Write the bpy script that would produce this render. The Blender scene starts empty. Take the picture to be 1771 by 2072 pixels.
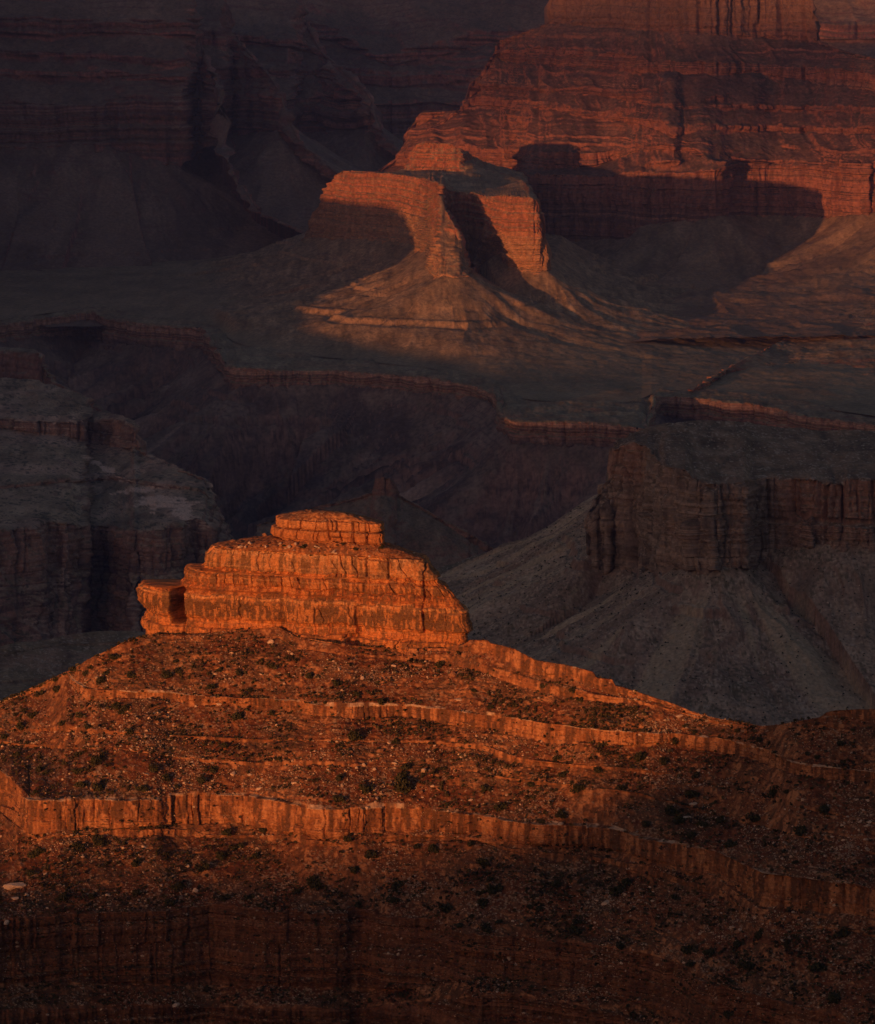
import bpy, math, random
import numpy as np
R = math.radians
C = bpy.context.scene.collection
sc = bpy.context.scene
rng = np.random.default_rng(7)
random.seed(7)

# ------------------------------------------------------------------ camera, sky, sun, exposure
HFOV = R(13.0); PITCH = R(7.9)
cam = bpy.data.cameras.new('camera'); camo = bpy.data.objects.new('camera', cam); C.objects.link(camo)
cam.sensor_fit = 'HORIZONTAL'; cam.angle = HFOV; cam.clip_start = 1.0; cam.clip_end = 200000
camo.rotation_euler = (R(90) - PITCH, 0, 0)
sc.camera = camo
SUN_AZ = R(30.0)        # light travels toward +y, turned this far to +x
SUN_EL = R(2.2)
w = bpy.data.worlds.new('World'); sc.world = w; w.use_nodes = True
nt = w.node_tree; bg = nt.nodes['Background']
sky = nt.nodes.new('ShaderNodeTexSky'); sky.sky_type = 'NISHITA'; sky.sun_disc = False
sky.sun_elevation = SUN_EL; sky.sun_rotation = math.pi + SUN_AZ
sky.altitude = 2000; sky.dust_density = 3.0; sky.ozone_density = 1.6
warm = nt.nodes.new('ShaderNodeMix'); warm.data_type = 'RGBA'; warm.blend_type = 'MULTIPLY'; warm.inputs[0].default_value = 1
warm.inputs[7].default_value = (1.44, .97, .84, 1)         # whole sky light tinted warm to offset its blue in the shade
nt.links.new(sky.outputs[0], warm.inputs[6]); nt.links.new(warm.outputs[2], bg.inputs[0]); bg.inputs[1].default_value = 0.14
sun = bpy.data.lights.new('sun', 'SUN'); suno = bpy.data.objects.new('sun', sun); C.objects.link(suno)
sun.energy = 3.6; sun.angle = R(0.55); sun.color = (1.0, 0.38, 0.12)
suno.rotation_euler = (R(90) - SUN_EL, 0, -SUN_AZ)
sc.view_settings.view_transform = 'Standard'; sc.view_settings.look = 'None'
sc.view_settings.exposure = 0.14; sc.view_settings.gamma = 1.0
sc.cycles.max_bounces = 4; sc.cycles.diffuse_bounces = 2; sc.cycles.volume_bounces = 0

# ------------------------------------------------------------------ numeric helpers
TH = math.tan(HFOV / 2); CP, SP = math.cos(PITCH), math.sin(PITCH)
def ray(x, y):                       # photo pixel (1771 x 2072) -> (X/Y, Z/Y)
    nx = (np.asarray(x, float) - 885.5) / 885.5 * TH; ny = (1036 - np.asarray(y, float)) / 885.5 * TH
    dy = CP + ny * SP
    return nx / dy, (-SP + ny * CP) / dy
def pix(P):
    d = P[..., 1] * CP - P[..., 2] * SP
    u = P[..., 1] * SP + P[..., 2] * CP
    return 885.5 + P[..., 0] / d / TH * 885.5, 1036 - u / d / TH * 885.5
_T = rng.random((64, 64, 64)).astype(np.float32) * 2 - 1
def n3(x, y, z):
    x = np.asarray(x, np.float32); y = np.asarray(y, np.float32); z = np.asarray(z, np.float32)
    x, y, z = np.broadcast_arrays(x, y, z)
    fx, fy, fz = np.floor(x), np.floor(y), np.floor(z)
    ix, iy, iz = fx.astype(np.int32) & 63, fy.astype(np.int32) & 63, fz.astype(np.int32) & 63
    x, y, z = x - fx, y - fy, z - fz
    x = x * x * x * (x * (x * 6 - 15) + 10); y = y * y * y * (y * (y * 6 - 15) + 10); z = z * z * z * (z * (z * 6 - 15) + 10)
    jx, jy, jz = (ix + 1) & 63, (iy + 1) & 63, (iz + 1) & 63
    a = _T[ix, iy, iz] * (1 - x) + _T[jx, iy, iz] * x
    b = _T[ix, jy, iz] * (1 - x) + _T[jx, jy, iz] * x
    c = _T[ix, iy, jz] * (1 - x) + _T[jx, iy, jz] * x
    d = _T[ix, jy, jz] * (1 - x) + _T[jx, jy, jz] * x
    return (a * (1 - y) + b * y) * (1 - z) + (c * (1 - y) + d * y) * z
def n1(x, seed=0): return n3(x, seed * 3.7 + .5, seed * 1.3 + .5)
def n2(x, y, seed=0): return n3(x, y, seed * 2.3 + .5)
def fbm(f, o, *c, g=.5, l=2.07):
    s = 0; a = 1.0
    for i in range(o):
        s = s + a * f(*[q * l ** i + 7.3 * i for q in c]); a *= g
    return s
def ridged(f, o, *c, g=.5, l=2.1):
    s = 0; a = 1.0
    for i in range(o):
        s = s + a * (1 - 2 * np.abs(f(*[q * l ** i + 5.1 * i for q in c]))); a *= g
    return s
def sst(a, b, x):
    t = np.clip((x - a) / (b - a), 0, 1); return t * t * (3 - 2 * t)
def gsm(v, sig):
    if sig <= 0: return v
    k = np.exp(-.5 * (np.arange(-int(3 * sig) - 1, int(3 * sig) + 2) / sig) ** 2); k /= k.sum()
    p = len(k) // 2
    return np.convolve(np.pad(v, p, mode='edge'), k, 'valid')
def normals(P, wrap=False):
    if wrap:
        Q = np.concatenate([P[:, -1:], P, P[:, :1]], 1); du = (Q[:, 2:] - Q[:, :-2])
    else: du = np.gradient(P, axis=1)
    dv = np.gradient(P, axis=0)
    n = np.cross(dv, du); n /= np.linalg.norm(n, axis=2, keepdims=True) + 1e-9
    return n
def hexc(*c): return np.array(c, np.float32)
def mix(a, b, t):
    t = np.asarray(t)[..., None] if np.ndim(t) else t
    return a * (1 - t) + b * t

# ------------------------------------------------------------------ materials
def rock_material(name, scale, bump, contrast=.35):
    m = bpy.data.materials.new(name); m.use_nodes = True; t = m.node_tree; N = t.nodes; L = t.links
    b = N['Principled BSDF']; b.inputs['Roughness'].default_value = .95; b.inputs['Specular IOR Level'].default_value = .12
    at = N.new('ShaderNodeAttribute'); at.attribute_name = 'Col'
    geo = N.new('ShaderNodeNewGeometry')
    no = N.new('ShaderNodeTexNoise'); no.inputs['Scale'].default_value = 1.0 / scale; no.inputs['Detail'].default_value = 6; no.inputs['Roughness'].default_value = .65
    L.new(geo.outputs['Position'], no.inputs['Vector'])
    mr = N.new('ShaderNodeMapRange'); mr.inputs[1].default_value = .3; mr.inputs[2].default_value = .7
    mr.inputs[3].default_value = 1 - contrast; mr.inputs[4].default_value = 1 + contrast
    L.new(no.outputs['Fac'], mr.inputs[0])
    mx = N.new('ShaderNodeMix'); mx.data_type = 'RGBA'; mx.blend_type = 'MULTIPLY'; mx.inputs['Factor'].default_value = 1
    L.new(at.outputs['Color'], mx.inputs[6]); L.new(mr.outputs[0], mx.inputs[7]); L.new(mx.outputs[2], b.inputs['Base Color'])
    bp = N.new('ShaderNodeBump'); bp.inputs['Strength'].default_value = .8; bp.inputs['Distance'].default_value = bump
    L.new(no.outputs['Fac'], bp.inputs['Height']); L.new(bp.outputs[0], b.inputs['Normal'])
    return m
M_NEAR = rock_material('red_sandstone', 1.6, .35)
M_MID = rock_material('shaded_limestone', 4.5, 1.0)
M_FAR = rock_material('far_canyon_rock', 11.0, 2.0)
def plain_material(name, col, rough=.9, var=.3, scale=.5):
    m = bpy.data.materials.new(name); m.use_nodes = True; t = m.node_tree; N = t.nodes; L = t.links
    b = N['Principled BSDF']; b.inputs['Roughness'].default_value = rough; b.inputs['Specular IOR Level'].default_value = .15
    geo = N.new('ShaderNodeNewGeometry'); no = N.new('ShaderNodeTexNoise'); no.inputs['Scale'].default_value = 1 / scale; no.inputs['Detail'].default_value = 4
    L.new(geo.outputs['Position'], no.inputs['Vector'])
    rp = N.new('ShaderNodeValToRGB'); c = np.array(col)
    rp.color_ramp.elements[0].position = .3; rp.color_ramp.elements[1].position = .7
    rp.color_ramp.elements[0].color = (*(c * (1 - var)), 1); rp.color_ramp.elements[1].color = (*(c * (1 + var)), 1)
    L.new(no.outputs['Fac'], rp.inputs[0]); L.new(rp.outputs[0], b.inputs['Base Color'])
    return m
M_PALE = plain_material('pale_boulder', (.60, .42, .29), var=.3)
M_RED = plain_material('red_boulder', (.30, .14, .075), var=.4)
M_LEAF = plain_material('juniper_foliage', (.055, .050, .022), var=.5, scale=.6)
M_WOOD = plain_material('juniper_wood', (.12, .085, .06))

# ------------------------------------------------------------------ object helpers
def grid_object(name, P, col, mat, wrap=False, parent=None, smooth=True):
    Rn, Cn = P.shape[:2]
    i = np.arange(Rn - 1)[:, None]; j = np.arange(Cn if wrap else Cn - 1)[None, :]; jn = (j + 1) % Cn
    F = np.stack([i * Cn + j, (i + 1) * Cn + j, (i + 1) * Cn + jn, i * Cn + jn], -1).reshape(-1, 4)
    return mesh_object(name, P.reshape(-1, 3), F, mat, None if col is None else col.reshape(-1, 3), parent, smooth)
def mesh_data(name, V, F, mat, col=None, smooth=False):
    me = bpy.data.meshes.new(name); nv = len(V); nf, k = F.shape
    me.vertices.add(nv); me.vertices.foreach_set('co', np.ascontiguousarray(V, np.float32).ravel())
    me.loops.add(nf * k); me.loops.foreach_set('vertex_index', np.ascontiguousarray(F, np.int32).ravel())
    me.polygons.add(nf); me.polygons.foreach_set('loop_start', np.arange(0, nf * k, k, dtype=np.int32))
    me.polygons.foreach_set('use_smooth', np.full(nf, smooth, bool))
    if col is not None:
        a = me.color_attributes.new('Col', 'FLOAT_COLOR', 'POINT')
        c4 = np.ones((nv, 4), np.float32); c4[:, :3] = np.clip(col, 0, .9); a.data.foreach_set('color', c4.ravel())
    for m in (mat if isinstance(mat, list) else [mat]): me.materials.append(m)
    me.update(); me.validate()
    return me
def mesh_object(name, V, F, mat, col=None, parent=None, smooth=False):
    o = bpy.data.objects.new(name, mesh_data(name, V, F, mat, col, smooth)); C.objects.link(o)
    if parent: o.parent = parent
    return o
def tag(o, label=None, cat=None, group=None, kind=None):
    for k, v in (('label', label), ('category', cat), ('group', group), ('kind', kind)):
        if v: o[k] = v
    return o

# ------------------------------------------------------------------ landform loft
# A landform is a sheet through contour lines.  Each line is read off the photograph as pixels and put at its own
# elevation (z), or at a slope from its neighbour (k = metres of run per metre of drop).
def solve(lines, X, sig=2.0, jit=0.0, seed=1, sy0=14.0):
    n = len(lines); Ys = [None] * n; Zs = [None] * n; ys = [None] * n; ts = [None] * n; xs = [None] * n
    prev = None
    for i, l in enumerate(lines):
        p = np.array([q[:2] for q in l['p']], float)
        y = np.interp(X, p[:, 0], p[:, 1]) + l.get('dy', 0)
        y = gsm(y, l.get('sig', sig))
        if jit: y = y + jit * l.get('j', 1) * fbm(lambda a: n1(a, seed + i * l.get('own', 0)), 4, X / 60.)
        if prev is not None: y = np.maximum(y, prev + l.get('gap', .6))
        prev = y; ys[i] = y; xs[i], d = ray(X, y); ts[i] = -d
    def absz(i):
        l = lines[i]
        if 'Y' in l:
            q = np.array(l['Y'], float); return -np.interp(X, q[:, 0], q[:, 1]) * ts[i]
        if 'z' in l: return np.full(len(X), float(l['z']))
        if len(l['p'][0]) > 2:
            p = np.array(l['p'], float); return gsm(np.interp(X, p[:, 0], p[:, 2]), sig)
        return None
    for i in range(n):
        z = absz(i)
        if z is not None:                     # distance from the smoothed outline, elevation from the line itself
            sy = lines[i].get('sy', sy0) / (X[1] - X[0])
            Ys[i] = gsm(-z / ts[i], sy); Zs[i] = -Ys[i] * ts[i]
    def kk(l):
        k = l['k']
        if isinstance(k, (int, float)): return np.full(len(X), float(k))
        k = np.array(k, float); return np.interp(X, k[:, 0], k[:, 1])
    for i in range(1, n):                     # downward from the line above
        if Ys[i] is None and Ys[i - 1] is not None:
            k = kk(lines[i]); h = (ts[i] * Ys[i - 1] + Zs[i - 1]) / (1 + k * ts[i])
            h = np.maximum(h, .02); Zs[i] = Zs[i - 1] - h; Ys[i] = -Zs[i] / ts[i]
            if 'smY' in lines[i]: Ys[i] = gsm(Ys[i], lines[i]['smY'] / (X[1] - X[0])); Zs[i] = -Ys[i] * ts[i]
    for i in range(n - 2, -1, -1):            # upward from the line below
        if Ys[i] is None:
            k = kk(lines[i + 1]); h = (-Zs[i + 1] - ts[i] * Ys[i + 1]) / (1 + k * ts[i])
            h = np.maximum(h, .02); Zs[i] = Zs[i + 1] + h; Ys[i] = -Zs[i] / ts[i]
            if 'smY' in lines[i]: Ys[i] = gsm(Ys[i], lines[i]['smY'] / (X[1] - X[0])); Zs[i] = -Ys[i] * ts[i]
    return [np.stack([xs[i] * Ys[i], Ys[i], Zs[i]], 1) for i in range(n)], ys
def loft(lines, x0, x1, dx, dy, back=((40, -6), (160, -60), (500, -400)), **kw):
    X = np.arange(x0, x1 + dx, dx)
    L, ys = solve(lines, X, **kw)
    rows = []; seg = []; vv = []
    b = L[0]
    for q, (by, bz) in enumerate(reversed(back)):
        rows.append(b + np.array([b[:, 0] / b[:, 1] * by, np.full(len(X), by), np.full(len(X), bz)]).T); seg.append(-1); vv.append(0)
    for i in range(len(L) - 1):
        dd = np.abs(ys[i + 1] - ys[i]); span = max(np.percentile(dd, 85), .7 * np.percentile(dd, 98))
        n = int(max(2, np.ceil(span / dy * lines[i + 1].get('d', 1))))
        e = lines[i + 1].get('e', 1.0)
        for t in np.arange(n) / n:
            f = t if e == 1 else 1 - (1 - t) ** e
            rows.append(L[i] * (1 - t) + L[i + 1] * t + (np.array([0, 0, 1.0]) * ((L[i + 1] - L[i])[:, 2:3]) * (f - t))); seg.append(i); vv.append(t)
    rows.append(L[-1]); seg.append(len(L) - 2); vv.append(1)
    P = np.array(rows); return P, np.array(seg), np.array(vv), X
def layers(z, per, seed, o=3):
    """stacked beds: hard and soft steps over the elevation"""
    q = z / per + n1(z / per / 5, seed) * 1.5
    k = np.floor(q); f = q - k
    h = n1(k * 1.37 + .5, seed + 3); h2 = n1((k + 1) * 1.37 + .5, seed + 3)
    return h + (h2 - h) * sst(.82, 1.0, f) - .35 * np.exp(-((f - .9) / .07) ** 2)
def sculpt(P, S, seed, rib=1., strat=1., gully=1., rough=1., terr=.5, shear=0., gl=1.0, steep=(.45, .75), zsq=7., cleft=1.0):
    """relief on the sheet: S is the metres that stand for a medium feature"""
    n = normals(P); nz = np.abs(n[..., 2]); cl = sst(steep[1], steep[0], nz)      # 1 on cliffs
    for a in range(2):
        cl = (cl + np.roll(cl, 1, 0) + np.roll(cl, -1, 0)) / 3
    x, y, z = P[..., 0], P[..., 1], P[..., 2]
    hor = n.copy(); hor[..., 2] *= .15; hor /= np.linalg.norm(hor, axis=2, keepdims=True) + 1e-9
    wz = z + S * .35 * fbm(lambda a, b: n2(a, b, seed), 3, x / (S * 6), y / (S * 6))
    d = rib * (S * .55 * ridged(n3, 4, x / (S * 2.2) + seed, y / (S * 2.2), z / (S * zsq * 2.2)) + S * .5 * fbm(n3, 3, x / (S * 5) + seed, y / (S * 5), z / (S * 30)))
    d = d + strat * S * .22 * (layers(wz, S * 1.1, seed) + .6 * layers(wz, S * .34, seed + 1))
    d = d + rough * S * .10 * fbm(n3, 4, x / (S * .55), y / (S * .55), z / (S * .55))
    mid = P[len(P) // 2]
    U = np.concatenate([[0], np.cumsum(np.linalg.norm(np.diff(mid[:, :2], axis=0), axis=1))])[None, :]; U0 = U + 0 * z; U = U + shear * (z - z.mean()) + S * 1.2 * fbm(n3, 2, x / (S * 5), y / (S * 5), z / (S * 4))
    top = P[..., 2].max(0)[None, :]
    U = U + S * 1.6 * gl * fbm(lambda a, b: n2(a, b, seed + 4), 2, U / (S * 9), z / (S * 3.5))
    g = gully * S * gl * .33 * (ridged(lambda a, b: n2(a, b, seed + 5), 3, U / (S * 5 * gl), z / (S * 14), g=.42) - .4) * sst(0, S * 5, top - z) * sst(.998, .93, nz)
    tpatch = sst(-.1, .5, fbm(lambda a, b: n2(a, b, seed + 9), 3, U / (S * 14), z / (S * 5)))
    g = g + terr * S * .22 * tpatch * (layers(wz, S * 1.3, seed + 11) + .5 * layers(wz, S * .5, seed + 12))
    g = g + rough * S * .09 * fbm(n3, 5, x / (S * .9), y / (S * .9), z / (S * .9)) + S * .3 * rough * fbm(n3, 3, x / (S * 8), y / (S * 8), z / (S * 8))
    if cleft:
        for mean, wdt, dep, sd in ((S * 4.2, .42, .95, 31), (S * 1.7, .22, .42, 33)):
            uu = U0 + S * .16 * n2(U0 / (S * 3), z / (S * 4), seed + sd)
            q = uu / mean; k_ = np.floor(q); best = np.full(q.shape, 9., np.float32); cell = np.zeros(q.shape, np.float32)
            for o_ in (-1, 0, 1, 2):
                e_ = k_ + o_ + .45 * n1((k_ + o_) * 1.71 + .5, seed + sd); best = np.minimum(best, np.abs(q - e_)); cell = cell + (q > e_)
            act = sst(-.35, .35, n2((k_ + cell) * 1.9 + .5, z / (S * 5), seed + sd + 1) + .2)
            d = d + cleft * S * dep * (.55 * n2((k_ + cell) * 2.3 + .5, np.floor(wz / (S * 2.6)) + .5, seed + sd + 2) - act * np.exp(-(best * mean / (wdt * S)) ** 2))
    D = (hor * cl[..., None] + n * (1 - cl[..., None])) * (d * cl + g * (1 - cl))[..., None]
    return P + D, wz
def paint(P, wz, S, seed, rocks, soil, bands, soilvar=.25, spots=None, steep=(.45, .8), streak=.3, slope=.38):
    """albedo: beds on steep faces, soil and scree on slopes"""
    n = normals(P); nz = np.abs(n[..., 2]); cl = sst(steep[1], steep[0], nz)
    x, y, z = P[..., 0], P[..., 1], P[..., 2]
    k = (layers(wz, S * bands, seed + 20) + .5 * layers(wz, S * bands * .3, seed + 21)) * .5 + .5
    rocks = [np.array(r, np.float32) for r in rocks]
    q = np.clip(k, 0, .999) * (len(rocks) - 1); i = q.astype(int); f = (q - i)[..., None]
    tab = np.array(rocks); rc = tab[i] * (1 - f) + tab[np.minimum(i + 1, len(rocks) - 1)] * f
    st = 1 - streak * sst(.15, .6, fbm(n3, 3, x / (S * .9), y / (S * .9), z / (S * 9)))
    rc = rc * st[..., None]
    so = np.array(soil[0], np.float32) * (1 + soilvar * fbm(n3, 4, x / (S * 5), y / (S * 5), z / (S * 5)))[..., None]
    if len(soil) > 1:
        so = mix(so, np.array(soil[1], np.float32), sst(-.1, .6, fbm(n3, 4, x / (S * 7) + 9, y / (S * 7), z / (S * 7))))
    so = so * (1 + slope * fbm(n3, 4, x / (S * 1.3) + 17, y / (S * 9), z / (S * 5)) + .2 * n3(x / (S * .5), y / (S * .7), z / (S * .4)))[..., None]
    ft = np.abs(np.mod(wz / (S * .62) + .3 * n3(x / (S * 5), y / (S * 5), z / S), 1) - .5)
    ln = sst(.16, .05, ft) * sst(0, .4, fbm(n3, 3, x / (S * 8) + 40, y / (S * 8), z / (S * 2.5))) * sst(.999, .97, nz)
    so = mix(so, rocks[0] * .75, ln * .75)
    c = mix(so, rc, cl)
    if spots:
        for (colr, L, th, amt) in spots:
            m = sst(th, th + .15, n3(x / L + 3, y / L, z / L) + .35 * n3(x / (L * 6), y / (L * 6), z / (L * 6))) * (1 - .8 * cl) * amt
            c = mix(c, np.array(colr, np.float32), m)
    return c
def relief(P, feats):
    px, py = pix(P); d = 0
    for x0, x1, x2, y0, y1, A in feats:          # rises from x0 to the edge x1, falls off by x2; between y0 and y1
        d = d + A * np.where(px < x1, sst(x0, x1, px), 1 - sst(x1, x2, px)) * sst(y0 - 6, y0 + 10, py) * (1 - sst(y1 - 12, y1 + 8, py))
    P = P.copy(); P[..., 1] -= d; return P
def nudge(P, X, x, y):
    """point of the sheet that shows at photo pixel (x, y)"""
    c = int(np.clip(np.searchsorted(X, x), 0, len(X) - 1))
    px, py = pix(P[:, c]); r = int(np.argmin(np.abs(py - y)))
    return P[r, c], r, c
def talus_field(poly, XA, Yn, Yf, nrow, ymid, wob, turn):
    """distance to the foot of a cliff over a fan of view columns: the scree falls away from every point of the foot"""
    YA = Yf + (Yn[None, :] - Yf) * np.linspace(0, 1, nrow)[:, None]; XW = ray(XA, ymid)[0][None, :] * YA
    dmin = np.full(XW.shape, 1e9); zb = np.zeros(XW.shape); uu = np.zeros(XW.shape); inside = np.zeros(XW.shape, bool); arcs = 0
    for a in range(len(poly)):
        A, B = poly[a], poly[(a + 1) % len(poly)]; e = B - A; l2 = e[0] ** 2 + e[1] ** 2 + 1e-6
        t = np.clip(((XW - A[0]) * e[0] + (YA - A[1]) * e[1]) / l2, 0, 1); qx, qy = A[0] + t * e[0], A[1] + t * e[1]
        d = np.hypot(XW - qx, YA - qy); th = np.arctan2(XW - qx, -(YA - qy)); m = d < dmin
        dmin = np.where(m, d, dmin); zb = np.where(m, A[2] + t * e[2], zb); uu = np.where(m, arcs + t * l2 ** .5 + th * turn, uu); arcs += l2 ** .5
        c = ((A[1] > YA) != (B[1] > YA)) & (XW < (B[0] - A[0]) * (YA - A[1]) / (B[1] - A[1] + 1e-9) + A[0]); inside ^= c
    d = np.where(inside, 0, dmin)
    d = np.maximum(0, d + wob * fbm(n3, 4, XW / (wob * 8), YA / (wob * 8), 0 * XW) * sst(0, wob * 5, d))
    return XW, YA, d, zb, uu
def off(line, d):  return [(p[0], p[1] + d) + tuple(p[2:]) for p in line]

# ================================================================== FOREGROUND SLOPE
FG = {}
crest = [(-160, 1474), (0, 1420), (40, 1402), (100, 1375), (150, 1352), (200, 1325), (260, 1295), (300, 1284), (380, 1284), (450, 1279), (520, 1271), (562, 1267), (600, 1288), (700, 1305), (800, 1312), (900, 1312), (940, 1302), (950, 1294), (985, 1293), (992, 1300), (1040, 1312), (1085, 1333), (1150, 1345), (1200, 1357), (1206, 1368), (1240, 1372), (1244, 1384), (1290, 1398), (1340, 1415), (1400, 1440), (1460, 1455), (1540, 1468), (1600, 1462), (1660, 1450), (1672, 1440), (1690, 1437), (1771, 1433), (1930, 1420)]
E1 = [(-160, 1476), (0, 1422), (100, 1377), (260, 1297), (300, 1286), (450, 1281), (562, 1269), (600, 1290), (700, 1307), (800, 1314), (870, 1318), (945, 1320), (985, 1323), (1040, 1343), (1085, 1360), (1150, 1371), (1200, 1382), (1240, 1398), (1290, 1406), (1340, 1420), (1400, 1443), (1540, 1470), (1650, 1458), (1672, 1455), (1771, 1455), (1930, 1445)]
E2 = [(-160, 1477), (0, 1423), (100, 1378), (300, 1300), (450, 1296), (562, 1288), (600, 1310), (700, 1322), (800, 1326), (870, 1330), (945, 1338), (1000, 1352), (1040, 1362), (1100, 1378), (1150, 1390), (1200, 1400), (1290, 1415), (1400, 1448), (1540, 1474), (1672, 1465), (1771, 1470), (1930, 1460)]
E3 = [(-160, 1477.5), (0, 1423.5), (100, 1378.5), (300, 1302), (562, 1290), (600, 1312), (700, 1326), (800, 1334), (870, 1342), (945, 1354), (1000, 1368), (1040, 1380), (1100, 1395), (1150, 1405), (1200, 1412), (1290, 1419), (1400, 1450), (1540, 1475), (1771, 1472), (1930, 1462)]
L1t = [(-160, 1478, -455), (0, 1424, -436), (100, 1379, -420), (135, 1361, -413), (150, 1377, -413), (181, 1392, -413), (212, 1396, -413), (273, 1402, -413), (341, 1403, -413), (410, 1406, -413), (478, 1409, -413), (546, 1413, -413), (604, 1420, -413), (690, 1430, -413), (734, 1428, -413), (826, 1428, -413), (912, 1435, -413), (997, 1445, -413), (1048, 1454, -413), (1116, 1466, -413), (1209, 1476, -413), (1269, 1479, -413), (1347, 1483, -413), (1385, 1483, -413), (1450, 1491, -413), (1508, 1507, -413), (1552, 1517, -413), (1593, 1537, -413), (1644, 1548, -413), (1771, 1561, -413), (1930, 1585, -413)]
L1b = [(-160, 1480), (0, 1426), (100, 1382), (135, 1366), (150, 1388), (181, 1412), (212, 1414), (300, 1416), (410, 1424), (478, 1424), (546, 1432), (604, 1442), (707, 1454), (809, 1452), (894, 1462), (980, 1472), (1048, 1484), (1116, 1496), (1209, 1503), (1269, 1507), (1347, 1501), (1385, 1512), (1450, 1520), (1474, 1530), (1528, 1541), (1593, 1565), (1644, 1575), (1713, 1579), (1771, 1592), (1930, 1612)]
Ct = [(-160, 1492), (0, 1478), (150, 1470), (300, 1485), (500, 1495), (700, 1502), (880, 1503), (905, 1501), (997, 1513), (1058, 1535), (1150, 1545), (1300, 1556), (1500, 1600), (1640, 1640), (1771, 1665), (1930, 1690)]
Cb = [(-160, 1493), (0, 1479), (300, 1486), (700, 1503), (880, 1506), (905, 1510), (997, 1524), (1058, 1546), (1080, 1540), (1150, 1550), (1300, 1558), (1500, 1601), (1640, 1641), (1771, 1666), (1930, 1691)]
Dt = [(-160, 1496), (0, 1505), (60, 1510), (130, 1512), (200, 1512), (350, 1530), (500, 1540), (604, 1545), (720, 1552), (900, 1556), (1100, 1580), (1300, 1605), (1500, 1660), (1640, 1700), (1771, 1725), (1930, 1745)]
Db = [(x, np.interp(x, [q[0] for q in Dt], [q[1] for q in Dt]) + 1 + 4 * ((30 < x < 140) or (395 < x < 720) or (1000 < x < 1160))) for x in range(-160, 1931, 15)]
L2t = [(-160, 1500), (-50, 1535), (0, 1558), (25, 1580), (48, 1602), (58, 1614), (119, 1617), (205, 1614), (273, 1617), (328, 1617), (341, 1610), (427, 1607), (512, 1607), (532, 1612), (604, 1624), (625, 1633), (690, 1635), (775, 1631), (857, 1635), (911, 1640), (980, 1647), (1031, 1660), (1099, 1664), (1209, 1669), (1245, 1674), (1303, 1691), (1347, 1701), (1405, 1713), (1440, 1720), (1491, 1742), (1542, 1766), (1610, 1776), (1655, 1780), (1713, 1786), (1771, 1797), (1930, 1830)]
L2b = [(-160, 1590), (-50, 1612), (0, 1631), (34, 1643), (50, 1668), (64, 1684), (78, 1687), (136, 1684), (205, 1672), (290, 1670), (410, 1669), (488, 1664), (529, 1674), (604, 1684), (656, 1698), (673, 1693), (768, 1682), (911, 1681), (963, 1682), (1014, 1698), (1058, 1705), (1116, 1708), (1209, 1713), (1252, 1718), (1310, 1732), (1347, 1745), (1392, 1763), (1440, 1769), (1457, 1780), (1494, 1808), (1535, 1840), (1635, 1850), (1695, 1853), (1771, 1863), (1930, 1890)]
B2t = [(-160, 1600), (0, 1640), (50, 1680), (78, 1697), (200, 1686), (240, 1676), (290, 1680), (330, 1677), (390, 1680), (410, 1690), (500, 1690), (570, 1687), (604, 1697), (700, 1706), (800, 1695), (900, 1696), (965, 1700), (1014, 1712), (1120, 1726), (1230, 1735), (1310, 1752), (1380, 1780), (1457, 1800), (1500, 1835), (1540, 1862), (1700, 1880), (1930, 1915)]
B2b = [(-160, 1601), (0, 1641), (50, 1682), (78, 1700), (200, 1690), (240, 1692), (290, 1693), (330, 1690), (390, 1692), (410, 1692), (500, 1692), (570, 1698), (604, 1707), (700, 1710), (800, 1704), (900, 1704), (965, 1704), (1014, 1720), (1120, 1734), (1230, 1745), (1310, 1770), (1380, 1795), (1457, 1805), (1500, 1837), (1540, 1864), (1700, 1883), (1930, 1918)]
L3t = [(-160, 1885), (0, 1864), (75, 1853), (130, 1845), (240, 1840), (350, 1835), (425, 1830), (500, 1838), (600, 1845), (700, 1845), (710, 1838), (760, 1840), (768, 1850), (825, 1855), (885, 1863), (935, 1888), (1035, 1893), (1135, 1903), (1235, 1918), (1310, 1933), (1375, 1948), (1410, 1978), (1485, 2003), (1585, 2023), (1685, 2053), (1771, 2088), (1930, 2120)]
L3a = [(-160, 1950), (0, 1925), (350, 1905), (710, 1912), (885, 1922), (1035, 1935), (1235, 1955), (1375, 1990), (1485, 2045), (1771, 2130), (1930, 2160)]
L3b = [(-160, 2005), (0, 1990), (150, 1988), (350, 1993), (550, 1998), (710, 1998), (830, 2005), (885, 1990), (1035, 1985), (1135, 1992), (1235, 2010), (1330, 2040), (1400, 2075), (1485, 2110), (1771, 2180), (1930, 2210)]
L4t = [(-160, 2050), (0, 2040), (300, 2035), (500, 2040), (710, 2040), (885, 2025), (1035, 2010), (1235, 2045), (1330, 2075), (1485, 2135), (1771, 2210), (1930, 2240)]
L4b = [(-160, 2120), (0, 2105), (500, 2105), (885, 2080), (1035, 2070), (1235, 2100), (1485, 2185), (1771, 2260), (1930, 2290)]
L5 = [(-160, 2400), (885, 2390), (1930, 2520)]
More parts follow.
